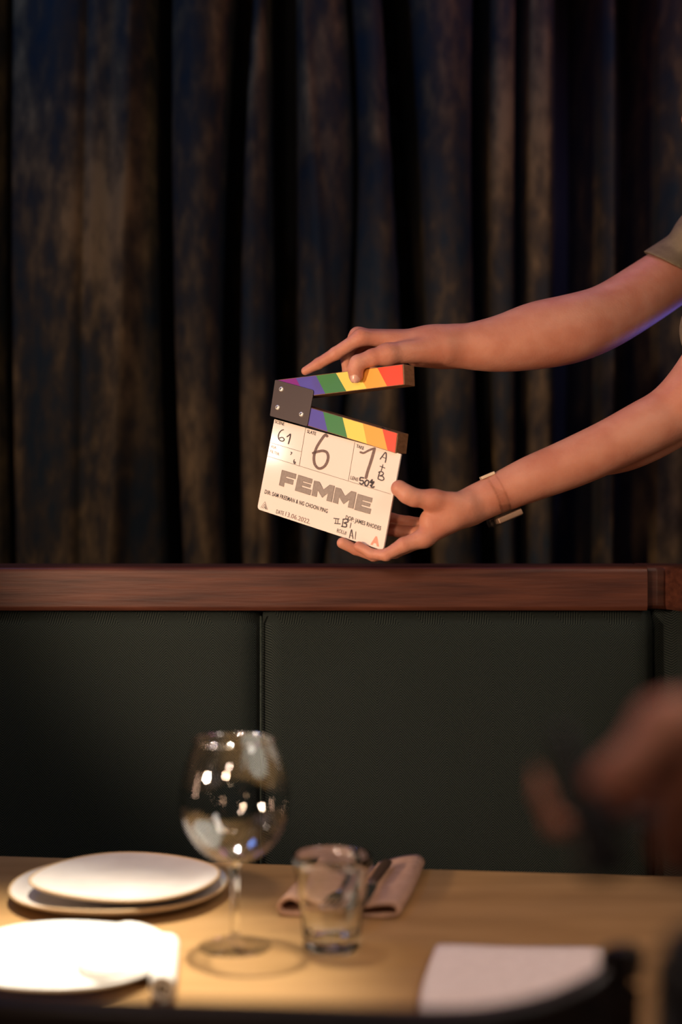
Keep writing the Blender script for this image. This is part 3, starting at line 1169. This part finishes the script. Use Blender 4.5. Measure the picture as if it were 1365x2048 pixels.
hand_w = [
    stroke([c5p(*p) for p in ((268, 188), (215, 212), (172, 280), (168, 350), (200, 400), (255, 412), (280, 375), (240, 338), (190, 352))], 1.9),
    stroke([c5p(*p) for p in ((335, 325), (370, 300), (402, 278), (388, 370), (360, 465))], 2.3),
    stroke([c5p(*p) for p in ((410, 625), (430, 640), (405, 675))], 1.5), stroke([c5p(*p) for p in ((478, 770), (465, 810), (480, 850), (500, 835), (480, 810))], 1.6),
    stroke([c6p(*p) for p in ((848, 612), (900, 540), (962, 472), (975, 560), (955, 682))], 2.2), stroke([c6p(*p) for p in ((880, 562), (960, 592))], 2.0),
    stroke([c6p(*p) for p in ((905, 732), (872, 850))], 2.4), stroke([c6p(*p) for p in ((850, 762), (942, 798))], 2.4),
    stroke([c6p(*p) for p in ((838, 885), (822, 940), (800, 1020))], 2.2),
    stroke([c6p(*p) for p in ((815, 888), (870, 872), (915, 905), (895, 945), (845, 962), (905, 978), (925, 1030), (885, 1058), (808, 1030))], 2.3),
    stroke([c6p(*p) for p in ((505, 1008), (435, 1000), (425, 1058), (480, 1062), (498, 1105), (462, 1138), (415, 1112))], 2.8),
    stroke([c6p(*p) for p in ((570, 1052), (530, 1090), (530, 1150), (570, 1172), (605, 1120), (600, 1068), (565, 1052))], 2.8),
    stroke([c6p(*p) for p in ((640, 1100), (680, 1045), (672, 1110), (715, 1085), (690, 1130), (640, 1085))], 3.0),
    stroke([c6p(*p) for p in ((640, 1165), (680, 1150), (660, 1190), (700, 1205), (720, 1190))], 3.0),
    stroke([c4p(*p) for p in ((676, 583), (718, 588))], 2.6), stroke([c4p(*p) for p in ((682, 626), (728, 630))], 2.6),
    stroke([c4p(*p) for p in ((692, 586), (688, 627))], 1.8), stroke([c4p(*p) for p in ((710, 588), (708, 628))], 1.8),
    stroke([c4p(*p) for p in ((755, 590), (745, 650))], 2.6),
    stroke([c4p(*p) for p in ((752, 592), (785, 590), (795, 612), (762, 622), (782, 632), (778, 656), (740, 652))], 2.6),
    stroke([c4p(*p) for p in ((822, 622), (812, 664))], 1.9),
    stroke([c4p(*p) for p in ((806, 752), (815, 715), (826, 680), (832, 720), (838, 758))], 1.9), stroke([c4p(*p) for p in ((812, 728), (834, 735))], 1.6),
    stroke([c4p(*p) for p in ((862, 698), (856, 760))], 1.9),
]
for a_i, b_i in ((0, 2), (2, 4), (4, 6), (6, 8), (8, 10), (10, 14), (14, 21), (21, 24)):
    merge('handwritten_mark', hand_w[a_i:b_i], M['marker'], slate)


# ------------------------------------------------------------------ figures: signed distance bodies
class Cap:
    """round cone a->b, radii ra, rb; optional flattening: axis n, factor f (>1 = thinner along n)"""
    def __init__(s, a, b, ra, rb, n=None, f=1.0):
        s.a, s.b = np.array(a, float), np.array(b, float)
        s.ra, s.rb = ra, rb
        s.n = None if n is None else np.array(Vector(n).normalized(), float)
        s.f = f

    def d(s, p):
        ab = s.b - s.a
        L = ab @ ab
        t = np.clip(((p - s.a) @ ab) / max(L, 1e-12), 0, 1)
        q = p - s.a - t[..., None] * ab
        r = s.ra + (s.rb - s.ra) * t
        if s.n is None:
            return np.sqrt((q * q).sum(-1)) - r
        c = q @ s.n
        k = np.sqrt(np.maximum((q * q).sum(-1) + (s.f ** 2 - 1) * c * c, 1e-14))
        return (k - r) / (1 + (s.f - 1) * np.abs(c) * s.f / k)

    def bound(s, p):      # cheap lower bound
        ab = s.b - s.a
        t = np.clip(((p - s.a) @ ab) / max(ab @ ab, 1e-12), 0, 1)
        q = p - s.a - t[..., None] * ab
        return np.sqrt((q * q).sum(-1)) - max(s.ra, s.rb)

    def box(s):
        r = max(s.ra, s.rb)
        return np.minimum(s.a, s.b) - r, np.maximum(s.a, s.b) + r


def smin(a, b, k):
    if k <= 0: return np.minimum(a, b)
    h = np.maximum(k - np.abs(a - b), 0) / k
    return np.minimum(a, b) - h * h * k * .25


def smax(a, b, k):
    return -smin(-a, -b, k)


def eval_tree(node, p, cen, rad):
    """node: Cap | ('u', k, [nodes]) | ('plane', point, normal, node): keep the side where (p-point).n < 0"""
    if isinstance(node, Cap):
        if node.bound(cen[None])[0] > rad + .05:
            return None
        return node.d(p)
    if node[0] == 'u':
        out = None
        for c in node[2]:
            v = eval_tree(c, p, cen, rad)
            if v is None: continue
            out = v if out is None else smin(out, v, node[1])
        return out
    if node[0] == 'plane':
        v = eval_tree(node[3], p, cen, rad)
        if v is None: return None
        pl = (p - np.array(node[1])) @ np.array(node[2])
        return smax(v, pl, .002)
    if node[0] == 'sub':
        v = eval_tree(node[2], p, cen, rad)
        if v is None: return None
        for c in node[3]:
            s_ = eval_tree(c, p, cen, rad)
            if s_ is not None:
                v = smax(v, -s_, node[1])
        return v


def tree_caps(node):
    if isinstance(node, Cap): return [node]
    if node[0] == 'u': return [c for n in node[2] for c in tree_caps(n)]
    if node[0] == 'plane': return tree_caps(node[3])
    if node[0] == 'sub': return tree_caps(node[2])


def polygonise(tree, h, name, m, parent):
    caps = tree_caps(tree)
    lo = np.min([c.box()[0] for c in caps], 0) - .01
    hi = np.max([c.box()[1] for c in caps], 0) + .01
    Bn = 24
    bs = Bn * h
    nb = np.ceil((hi - lo) / bs).astype(int)
    big = 1 << 20
    cellpos, quads = {}, []
    rad = bs * math.sqrt(3) / 2
    g = np.arange(Bn + 1)
    GX, GY, GZ = np.meshgrid(g, g, g, indexing='ij')
    gp = np.stack([GX, GY, GZ], -1) * h
    allk, allp, allq = [], [], []
    # candidate blocks: centre closer to the surface than the block radius
    ii = np.stack(np.meshgrid(*[np.arange(n) for n in nb], indexing='ij'), -1).reshape(-1, 3)
    cens = lo + (ii + .5) * bs
    mind = np.min([c.bound(cens) for c in caps], 0)
    ii, cens = ii[mind < rad + .012], cens[mind < rad + .012]

    def key(a):
        return (a[..., 0] * 4096 + a[..., 1]) * 4096 + a[..., 2]
    for idx, cen in zip(ii, cens):
        v0 = eval_tree(tree, cen[None], cen, rad)
        if v0 is None or abs(v0[0]) > rad * 1.5 + .01: continue
        f = eval_tree(tree, (lo + idx * bs) + gp, cen, rad)
        if f is None: continue
        s = f < 0
        if s.all() or not s.any(): continue
        base = idx * Bn + 8
        # cells
        acc = np.zeros((Bn, Bn, Bn, 3))
        cnt = np.zeros((Bn, Bn, Bn))
        for ax in range(3):
            for a in (0, 1):
                for b in (0, 1):
                    o1 = [0, 0, 0]
                    others = [x for x in range(3) if x != ax]
                    o1[others[0]], o1[others[1]] = a, b
                    o2 = list(o1)
                    o2[ax] = 1
                    sl = lambda o_: tuple(slice(q, q + Bn) for q in o_)
                    fa, fb = f[sl(o1)], f[sl(o2)]
                    cr = (fa < 0) != (fb < 0)
                    t = np.where(cr, fa / np.where(cr, fa - fb, 1), 0)
                    pt = np.zeros((Bn, Bn, Bn, 3))
                    for q in range(3):
                        pt[..., q] = o1[q]
                    pt[..., ax] += t
                    acc += pt * cr[..., None]
                    cnt += cr
        c = np.argwhere(cnt > 0)
        if len(c) == 0: continue
        pos = acc[c[:, 0], c[:, 1], c[:, 2]] / cnt[c[:, 0], c[:, 1], c[:, 2]][:, None]
        allk.append(key(c + base))
        allp.append(lo + (idx * Bn + c + pos) * h)
        for ax in range(3):
            o2 = [0, 0, 0]
            o2[ax] = 1
            fa = f[:Bn, :Bn, :Bn]
            fb = f[o2[0]:o2[0] + Bn, o2[1]:o2[1] + Bn, o2[2]:o2[2] + Bn]
            cr = np.argwhere((fa < 0) != (fb < 0))
            if len(cr) == 0: continue
            inside = fa[cr[:, 0], cr[:, 1], cr[:, 2]] < 0
            u, v = [(1, 2), (2, 0), (0, 1)][ax]
            du, dv = np.zeros(3, int), np.zeros(3, int)
            du[u], dv[v] = 1, 1
            gi = cr + base
            q = np.stack([key(gi - du - dv), key(gi - dv), key(gi), key(gi - du)], 1)
            q[~inside] = q[~inside][:, ::-1]
            allq.append(q)
    K_ = np.concatenate(allk)
    Pn = np.concatenate(allp)
    Q = np.concatenate(allq)
    order = np.argsort(K_)
    K_, Pn = K_[order], Pn[order]
    fi = np.searchsorted(K_, Q)
    fi = np.minimum(fi, len(K_) - 1)
    ok = (K_[fi] == Q).all(1)
    fi = fi[ok]
    off = np.zeros(3)
    p = parent
    while p:
        off += np.array(p.location)
        p = p.parent
    me = bpy.data.meshes.new(name)
    me.vertices.add(len(Pn))
    me.vertices.foreach_set('co', (Pn - off).astype(np.float32).ravel())
    me.loops.add(len(fi) * 4)
    me.loops.foreach_set('vertex_index', fi.astype(np.int32).ravel())
    me.polygons.add(len(fi))
    me.polygons.foreach_set('loop_start', np.arange(0, len(fi) * 4, 4, dtype=np.int32))
    me.materials.append(m)
    me.update(calc_edges=True)
    me.validate()
    me.polygons.foreach_set('use_smooth', [True] * len(me.polygons))
    o = bpy.data.objects.new(name, me)
    link(o, parent)
    sm_ = o.modifiers.new('smooth', 'SMOOTH')
    sm_.factor = .5
    sm_.iterations = 4
    print(name, len(Pn), 'verts')
    return o


def chain(pts, k=.004, n=None, f=1.0):
    """pts: (Vector, radius)"""
    return ('u', k, [Cap(a, b, ra, rb, n, f) for (a, ra), (b, rb) in zip(pts[:-1], pts[1:])])


def limb(lst, sub=6):
    """smoothly interpolated tapering limb from (px,py,d,rpx)"""
    q = pc(lst)
    P3 = catmull([v for v, r in q], sub)
    R3 = catmull([(r, 0, 0) for v, r in q], sub)
    return ('u', 0.010, [Cap(a, b, ra.x - .0030, rb.x - .0030) for a, b, ra, rb in zip(P3[:-1], P3[1:], R3[:-1], R3[1:])])


def pc(lst, sc=None):
    """(px,py,d,rpx) -> (point, radius)"""
    return [(P(a, b, d), r * d / F) for a, b, d, r in lst]


def head_tree(c, fwd, s=1.0):
    """c = head centre, fwd = facing (unit, horizontal)"""
    fwd = Vector(fwd).normalized()
    up = Vector((0, 0, 1))
    rt = fwd.cross(up)
    q = lambda a, b, z: Vector(c) + (rt * a + fwd * b + up * z) * s
    parts = [Cap(q(0, -.015, .035), q(0, .015, .03), .085 * s, .078 * s, rt, 1.12),
             Cap(q(0, .03, -.01), q(0, .045, -.065), .062 * s, .036 * s, rt, 1.05),
             Cap(q(0, .085, .0), q(0, .102, -.025), .008 * s, .012 * s),
             Cap(q(-.012, .092, -.028), q(.012, .092, -.028), .008 * s, .008 * s),
             Cap(q(-.018, .078, -.055), q(.018, .078, -.055), .008 * s, .008 * s),
             Cap(q(-.015, .076, -.063), q(.015, .076, -.063), .009 * s, .009 * s),
             Cap(q(-.035, .070, .022), q(.035, .070, .022), .012 * s, .012 * s),
             Cap(q(0, -.01, -.05), q(0, -.03, -.17), .052 * s, .056 * s)]
    ears = [Cap(q(sx * .078, -.012, .012), q(sx * .075, -.008, -.022), .017 * s, .010 * s, rt, 2.2) for sx in (-1, 1)]
    return ('u', .018, parts + ears)


def add_face_hair(e, c, fwd, s=1.0, longhair=False):
    fwd = Vector(fwd).normalized()
    up = Vector((0, 0, 1))
    rt = fwd.cross(up)
    q = lambda a, b, z: Vector(c) + (rt * a + fwd * b + up * z) * s
    for sx in (-1, 1):
        lathe('eye', [(0, -.011), (.008, -.008), (.011, 0), (.008, .008), (0, .011)], q(sx * .031, .071, .004), M['eye'], e, 20)
        lathe('pupil', [(0, -.005), (.0035, -.0035), (.005, 0), (.0035, .0035), (0, .005)], q(sx * .031, .0775, .004), M['iris'], e, 16)
    hs = [Cap(q(0, -.025, .05), q(0, .005, .06), .092 * s, .082 * s, rt, 1.08), Cap(q(0, -.045, .02), q(0, -.05, -.05), .075 * s, .05 * s)]
    if longhair:
        hs.append(Cap(q(0, -.055, -.03), q(0, -.065, -.14), .06 * s, .04 * s))
    polygonise(('plane', list(q(0, .060, .062)), list((fwd * .8 - up * .6).normalized()), ('u', .02, hs)), .004, 'hair', M['hair'], e)


# ------------------------------------------------------------------ the person holding the slate
px2 = D0 / F
# depth of the slate plane at the upper stick near the thumb, and at the right edge
DS = B(713, 740, SF).y
DE = B(786, 990).y
D = DS + .014
R_hand = ('u', .010, [
    # palm: metacarpals
    ('u', .014, [Cap(P(900, 688, D + .022), P(724, 675, D + .000), 22 * px2, 14.5 * px2), Cap(P(905, 688, D + .028), P(716, 671, D + .020), 24 * px2, 14.5 * px2),
                 Cap(P(862, 686, D + .036), P(722, 675, D + .039), 22 * px2, 14 * px2), Cap(P(860, 692, D + .042), P(735, 684, D + .056), 20 * px2, 13 * px2),
                 Cap(P(885, 697, D + .006), P(776, 708, D - .022), 27 * px2, 20.5 * px2),
                 Cap(P(880, 702, D + .030), P(832, 711, D + .032), 26 * px2, 22 * px2)]),
    ('u', .0015, [
        chain(pc([(722, 675, D, 15.0), (672, 707, D + .004, 13.2), (638, 727, D + .010, 11.3), (611, 742, D + .015, 8.6)]), .003),
        chain(pc([(716, 671, D + .020, 15), (692, 708, D + .026, 13.2), (697, 742, D + .033, 11.5), (712, 760, D + .030, 9)]), .003),
        chain(pc([(722, 675, D + .039, 14), (708, 712, D + .048, 13), (718, 748, D + .048, 11.5), (738, 762, D + .034, 9)]), .003),
        chain(pc([(735, 684, D + .056, 12.5), (735, 714, D + .064, 11.5), (748, 742, D + .058, 10), (765, 752, D + .042, 8.5)]), .003),
    ]),
    chain(pc([(776, 709, D - .024, 20.5), (746, 715, D - .027, 17.0), (716, 726, D - .030, 15.8), (711, 738, D - .030, 14.8), (712, 751, D - .028, 14.6)]), .004),
])
R_arm = limb([(858, 690, D + .022, 34), (900, 693, D + .025, 38), (955, 692, D + .031, 46), (1010, 686, D + .040, 55), (1075, 671, D + .052, 65), (1145, 657, D + .066, 66.5),
              (1215, 632, D + .10, 63), (1300, 580, D + .16, 62), (1400, 512, D + .24, 60), (1470, 466, D + .30, 60)])
DL = DE - .004
L_hand = ('u', .009, [
    ('u', .013, [Cap(P(935, 1018, DL + .010), P(850, 1076, DL + .002), 24 * px2, 17 * px2), Cap(P(935, 1022, DL + .020), P(846, 1076, DL + .020), 24 * px2, 16 * px2),
                 Cap(P(935, 1022, DL + .030), P(850, 1066, DL + .038), 22 * px2, 15 * px2), Cap(P(938, 1018, DL + .040), P(856, 1050, DL + .052), 20 * px2, 14 * px2),
                 Cap(P(930, 1012, DL + .006), P(868, 1000, DL - .004), 26 * px2, 19 * px2),
                 Cap(P(905, 1025, DL + .008), P(862, 1040, DL + .008), 28 * px2, 22 * px2)]),
    ('u', .0015, [
        chain(pc([(850, 1076, DL + .002, 18.0), (808, 1090, DL - .002, 15.5), (773, 1110, DL - .001, 12.0), (744, 1108, DL + .007, 10.4), (718, 1093, DL + .014, 10.4)]), .003),
        chain(pc([(846, 1078, DL + .020, 16.0), (790, 1104, DL + .026, 13.0), (748, 1112, DL + .032, 11.0), (712, 1099, DL + .034, 11.0), (685, 1086, DL + .032, 11.3)]), .003),
        chain(pc([(850, 1068, DL + .038, 14.5), (815, 1066, DL + .044, 13.2), (780, 1059, DL + .050, 12.4), (752, 1052, DL + .056, 11), (735, 1046, DL + .060, 9.5)]), .003),
        chain(pc([(856, 1050, DL + .052, 13.5), (818, 1044, DL + .052, 11.8), (785, 1037, DL + .054, 10.8), (762, 1030, DL + .058, 10), (748, 1024, DL + .062, 8.5)]), .003),
    ]),
    chain(pc([(868, 1000, DL - .004, 20), (828, 995, DL - .010, 18.0), (815, 989, DL - .011, 18.0), (799, 977, DL - .009, 17)]), .004),
])
L_arm = limb([(930, 1018, DL + .022, 36), (985, 992, DL + .024, 37), (1060, 959, DL + .03, 44), (1139, 928, DL + .035, 48), (1210, 896, DL + .04, 50), (1285, 858, DL + .05, 53),
              (1345, 824, DL + .06, 54), (1398, 768, DL + .05, 58), (1475, 640, DL + .04, 60), (1560, 480, DL + .03, 62)])
L_lobe = ('u', .006, [L_arm, limb([(1190, 928, DL + .062, 26), (1260, 905, DL + .075, 34), (1325, 866, DL + .088, 42), (1380, 820, DL + .085, 50)])])
shR = P(1470, 466, D + .30)
shL = P(1560, 480, DL + .03)
ctr_sh = (shR + shL) / 2
fw = Vector((0, 0, 1)).cross((shR - shL).normalized())
if fw.x > 0: fw = -fw
fw = Vector((fw.x, fw.y, 0)).normalized()
bx = ctr_sh.x + .045
core = Vector((bx, ctr_sh.y, ctr_sh.z - .02))
hc = Vector((bx - .045, ctr_sh.y, ctr_sh.z + .212))
body_tree = ('u', .018, [('u', .022, [R_hand, R_arm]), ('u', .010, [L_hand, L_lobe]),
                         Cap(shR, core, 58 * px2, .06), Cap(shL, core, 58 * px2, .06), Cap(core + Vector((0, 0, -.1)), core + Vector((0, 0, .05)), .07, .06), head_tree(hc, fw)])
pe = empty('person', (bx, ctr_sh.y, 0), 'person in an olive brown T-shirt reaching in from the right with both bare arms', 'person')
body = polygonise(body_tree, .0015, 'body', M['skin'], pe)
add_face_hair(pe, hc, fw, 1.0, True)

# T-shirt: sleeves cut by hem planes, torso
hem_p = P(1282, 500, D + .17)
hem_q = P(1365, 540, D + .15)
hdir = (hem_q - hem_p).normalized()
hn = hdir.cross(Vector((0.25, 1, 0.1)).normalized()).normalized()
if hn.x > 0: hn = -hn
sR = Cap(P(1255, 607, D + .13), P(1400, 512, D + .24), 74 * px2, 76 * px2)
sleeveR = ('plane', list(hem_p), list(hn), ('u', .01, [sR, Cap(P(1400, 512, D + .24), shR, 76 * px2, 78 * px2)]))
eL = (P(1345, 828, DL + .06) - shL).normalized()
sleeveL = Cap(shL, shL + eL * .15, .062, .064)
# soft fold on the sleeve
foldR = limb([(1384, 488, D + .17, 46), (1420, 470, D + .20, 66), (1460, 450, D + .26, 78)])
spine = Vector((bx + .02, ctr_sh.y, 0))
tor = ('u', .05, [Cap(shR + Vector((.02, -.02, -.03)), shL + Vector((.02, .02, -.03)), .070, .070),
                  Cap(Vector((bx + .01, ctr_sh.y + .05, 1.45)), Vector((bx + .01, ctr_sh.y - .05, 1.45)), .125, .125, fw, 1.15),
                  Cap(Vector((bx + .03, ctr_sh.y + .04, 1.15)), Vector((bx + .03, ctr_sh.y - .04, 1.15)), .115, .115, fw, 1.15),
                  Cap(Vector((bx + .01, ctr_sh.y, 1.45)), Vector((bx + .03, ctr_sh.y, 1.0)), .13, .135, fw, 1.15)])
shirt = ('plane', [0, 0, .98], [0, 0, -1], ('plane', [0, 0, ctr_sh.z + .075], [0, 0, 1], ('u', .02, [tor, ('u', .012, [sleeveR, foldR]), sleeveL])))
polygonise(shirt, .0028, 't_shirt', M['tee'], pe)
ly = ctr_sh.y
legs = ('u', .03, [Cap(Vector((bx + .035, ly + .07, .98)), Vector((bx + .035, ly - .07, .98)), .11, .11)] +
        [Cap(Vector((bx + .035, ly + s * .085, .92)), Vector((bx + .03, ly + s * .10, .50)), .088, .06) for s in (-1, 1)] +
        [Cap(Vector((bx + .03, ly + s * .10, .50)), Vector((bx + .04, ly + s * .105, .09)), .062, .048) for s in (-1, 1)])
polygonise(('plane', [0, 0, .07], [0, 0, -1], legs), .005, 'trousers', M['dark_cotton'], pe)
for s in (-1, 1):
    polygonise(('plane', [0, 0, .001], [0, 0, -1], ('u', .02, [Cap(Vector((bx + .06, ly + s * .105, .04)), Vector((bx - .12, ly + s * .115, .028)), .046, .036), Cap(Vector((bx + .04, ly + s * .105, .04)), Vector((bx + .04, ly + s * .105, .10)), .044, .044)])),
               .004, 'shoe', M['chairwood'], pe)


def nail(c, along, out, wid, ln, parent):
    """thin curved plate"""
    along = Vector(along).normalized()
    out = (Vector(out) - along * Vector(out).dot(along)).normalized()
    side = along.cross(out)
    vs, fs = [], []
    n1, n2 = 10, 8
    for j in range(n2 + 1):
        t = j / n2 * 2 - 1
        for i in range(n1 + 1):
            s = i / n1 * 2 - 1
            wloc = wid * math.sqrt(max(0, 1 - (abs(t) ** 4) * .7))
            vs.append(Vector(c) + along * t * ln + side * s * wloc - out * (wid * .55 * s * s + ln * .12 * t * t))
    for j in range(n2):
        for i in range(n1):
            a = j * (n1 + 1) + i
            fs.append((a, a + 1, a + n1 + 2, a + n1 + 1))
    o = mesh_obj('fingernail', vs, fs, M['nail'], parent, smooth=True)
    s_ = o.modifiers.new('solid', 'SOLIDIFY')
    s_.thickness = .0007
    s_.offset = 0
    return o


nail(P(711.0, 755, D - .028 - 14.2 * px2), P(711.5, 765, D - .027) - P(712, 745, D - .029), Vector((0, -1, 0)), .0072, .0078, pe)

# wrist watch with clear strap
wc = P(995, 990, DL + .026)
ax = (P(1060, 961, DL + .03) - P(950, 1008, DL + .023)).normalized()
we = empty('wristwatch', tuple(wc), 'clear strap wristwatch with pale gold clasp on the lower wrist', 'watch')
sidev = ax.cross(Vector((0, 1, 0))).normalized()
if sidev.z < 0: sidev = -sidev
fv = Vector((0, -1, 0))
fv = (fv - ax * fv.dot(ax)).normalized()
RW = 37.5 * px2


def strap_loop(name, off, hw, th, m):
    vs, fs = [], []
    n = 72
    for k in range(n):
        a = 2 * PI * k / n
        rd = sidev * math.cos(a) + fv * math.sin(a)
        for (s1, t1) in ((-hw, .0), (hw, 0), (hw, th), (-hw, th)):
            vs.append(wc + ax * (off + s1) + rd * (RW + .0012 + t1))
    for k in range(n):
        j = (k + 1) % n
        for q in range(4):
            r = (q + 1) % 4
            fs.append((k * 4 + q, k * 4 + r, j * 4 + r, j * 4 + q))
    return fixn(mesh_obj(name, vs, fs, m, we, smooth=False))


s0 = strap_loop('strap', 0, .0085, .0016, M['clear_plastic'])
bev(s0, .0004, 2)
for k in (-1, 1):
    s1 = strap_loop('strap_ridge', k * .0062, .0012, .0030, M['clear_plastic'])
    s1.parent = s0


def obox(name, c, a, b, cc_, ha, hb, hc_, m, parent, bv=.0008):
    vs = []
    for sz in (-1, 1):
        for (sx, sy) in ((-1, -1), (1, -1), (1, 1), (-1, 1)):
            vs.append(c + a * ha * sx + b * hb * sy + cc_ * hc_ * sz)
    fs = [(0, 1, 2, 3), (7, 6, 5, 4), (0, 4, 5, 1), (1, 5, 6, 2), (2, 6, 7, 3), (3, 7, 4, 0)]
    return bev(fixn(mesh_obj(name, vs, fs, m, parent)), bv, 3)


obox('clasp', wc + sidev * (RW + .0038) - ax * .003 + fv * .004, ax, fv, sidev, .0105, .009, .0022, M['gold'], we)
M['case'] = mat('bronze_case', (0.40, 0.26, 0.18), 0.35, 0.5)
cs = obox('watch_case', wc - sidev * (RW + .0075) + ax * .003, ax, fv, sidev, .019, .017, .0042, M['case'], we, .002)
obox('case_guard', wc - sidev * (RW + .0068) - ax * .003, ax, fv, sidev, .0245, .019, .0062, M['clear_plastic'], we, .0025)

# ------------------------------------------------------------------ blurred foreground person: hand on a black handle
FD = .70
fp = FD / F
fg_hand = ('u', .008, [
    ('u', .014, [Cap(P(1430, 1440, FD), P(1330, 1455, FD), 62 * fp, 58 * fp), Cap(P(1440, 1500, FD + .01), P(1345, 1500, FD + .01), 62 * fp, 52 * fp), Cap(P(1450, 1560, FD + .01), P(1370, 1560, FD + .01), 60 * fp, 48 * fp)]),
    ('u', .002, [chain(pc([(1330, 1452, FD, 54), (1285, 1510, FD - .005, 46), (1240, 1545, FD - .006, 42), (1208, 1560, FD - .004, 36)]), .004),
                 chain(pc([(1365, 1560, FD + .01, 46), (1345, 1620, FD + .012, 40), (1335, 1680, FD + .02, 34), (1345, 1730, FD + .03, 28)]), .004),
                 chain(pc([(1400, 1590, FD + .02, 42), (1385, 1660, FD + .02, 38), (1380, 1720, FD + .03, 34)]), .004),
                 chain(pc([(1430, 1600, FD + .03, 40), (1425, 1670, FD + .03, 34), (1420, 1720, FD + .04, 30)]), .004)]),
    chain(pc([(1400, 1500, FD + .03, 52), (1300, 1560, FD + .055, 36), (1190, 1655, FD + .08, 22), (1110, 1650, FD + .085, 18), (1086, 1590, FD + .08, 15), (1074, 1540, FD + .078, 11)]), .006),
])
fg_fore = ('u', .02, [Cap(P(1440, 1500, FD + .01), P(1560, 1560, FD + .0), 62 * fp, 60 * fp)])
el = P(1900, 1750, FD - .02)
shf = Vector((.42, .48, 1.40))
fsh2 = shf + Vector((.36, -.14, 0))
fcore = (shf + fsh2) / 2
ffw = Vector((-.36, .93, 0)).normalized()
fhc = fcore + Vector((0, 0, .24)) + ffw * .03
fe = empty('person', (fcore.x, fcore.y, 0), 'blurred foreground person at the right edge, hand closed round a black handle', 'person')
wr = P(1560, 1560, FD)
polygonise(('u', .015, [fg_hand, fg_fore, Cap(wr, el, .028, .040), Cap(el, shf, .042, .050), Cap(shf, fcore, .05, .06), Cap(fsh2, fcore, .05, .06),
                        Cap(fcore + Vector((0, 0, -.1)), fcore + Vector((0, 0, .06)), .07, .058), Cap(fsh2, fsh2 + Vector((.03, .02, -.28)), .048, .04), Cap(fsh2 + Vector((.03, .02, -.28)), fsh2 + Vector((-.02, .16, -.42)), .038, .028),
                        Cap(fsh2 + Vector((-.02, .16, -.42)), fsh2 + Vector((-.04, .24, -.44)), .03, .022), head_tree(fhc, ffw)]), .0035, 'body', M['skin'], fe)
add_face_hair(fe, fhc, ffw)
fs_tree = ('u', .03, [Cap(P(1640, 1610, FD), el, .038, .052), Cap(el, shf, .054, .062), Cap(shf, fsh2, .075, .075), Cap(fsh2, fsh2 + Vector((.03, .02, -.27)), .060, .050),
                      Cap(fcore + Vector((0, 0, -.12)), Vector((fcore.x, fcore.y, .95)), .14, .145, ffw, 1.15),
                      Cap(Vector((fcore.x - .04, fcore.y + .02, 1.2)), Vector((fcore.x + .04, fcore.y - .02, 1.2)), .13, .13, ffw, 1.1)])
polygonise(('plane', [0, 0, .92], [0, 0, -1], ('plane', [0, 0, fcore.z + .085], [0, 0, 1], fs_tree)), .004, 'jumper', M['dark_cotton'], fe)
fr_ = Vector((ffw.y, -ffw.x, 0))
fl_ = [Cap(Vector((fcore.x, fcore.y, .93)) + fr_ * .06, Vector((fcore.x, fcore.y, .93)) - fr_ * .06, .115, .115)]
for s in (-1, 1):
    b0 = Vector((fcore.x, fcore.y, 0)) + fr_ * .09 * s
    fl_ += [Cap(b0 + Vector((0, 0, .9)), b0 + Vector((0, 0, .48)), .09, .062), Cap(b0 + Vector((0, 0, .48)), b0 + Vector((0, 0, .08)), .062, .048)]
    polygonise(('plane', [0, 0, .001], [0, 0, -1], ('u', .02, [Cap(b0 - ffw * .05 + Vector((0, 0, .04)), b0 + ffw * .14 + Vector((0, 0, .028)), .045, .036), Cap(b0 + Vector((0, 0, .04)), b0 + Vector((0, 0, .10)), .044, .044)])),
               .005, 'shoe', M['chairwood'], fe)
polygonise(('plane', [0, 0, .07], [0, 0, -1], ('u', .03, fl_)), .006, 'trousers', M['dark_cotton'], fe)
M['blackrubber'] = mat('black_rubber', (0.010, 0.010, 0.013), 0.6)
he = empty('handle_bar', tuple(P(1170, 1600, FD + .03)), 'black tapered handle held by the blurred foreground hand', 'handle')
tube('grip', catmull([P(1118, 1462, FD + .032), P(1138, 1520, FD + .032), P(1165, 1600, FD + .032), P(1195, 1680, FD + .032), P(1212, 1745, FD + .032)], 5),
     [21 * fp] * 4 + [27 * fp] * 4 + [36 * fp] * 4 + [47 * fp] * 4 + [54 * fp] * 4 + [40 * fp], M['blackrubber'], he, 20)
tube('link_bar', catmull([P(1165, 1600, FD + .034), P(1240, 1640, FD + .07), P(1380, 1640, FD + .10), P(1470, 1760, FD + .09), P(1480, 1900, FD + .06)], 5), [13 * fp] * 21, M['blackrubber'], he, 14)
tube('stand_column', catmull([P(1432, 1868, FD + .04), P(1432, 1885, FD + .04), P(1430, 1930, FD + .04), P(1428, 2000, FD + .04), P(1428, 2300, FD + .04), (P(1428, 0, FD + .04).x, FD + .04, .02)], 4),
     [70 * fp] + [88 * fp] * 3 + [108 * fp] * 4 + [122 * fp] * 4 + [128 * fp] * 9, M['blackrubber'], he, 28)
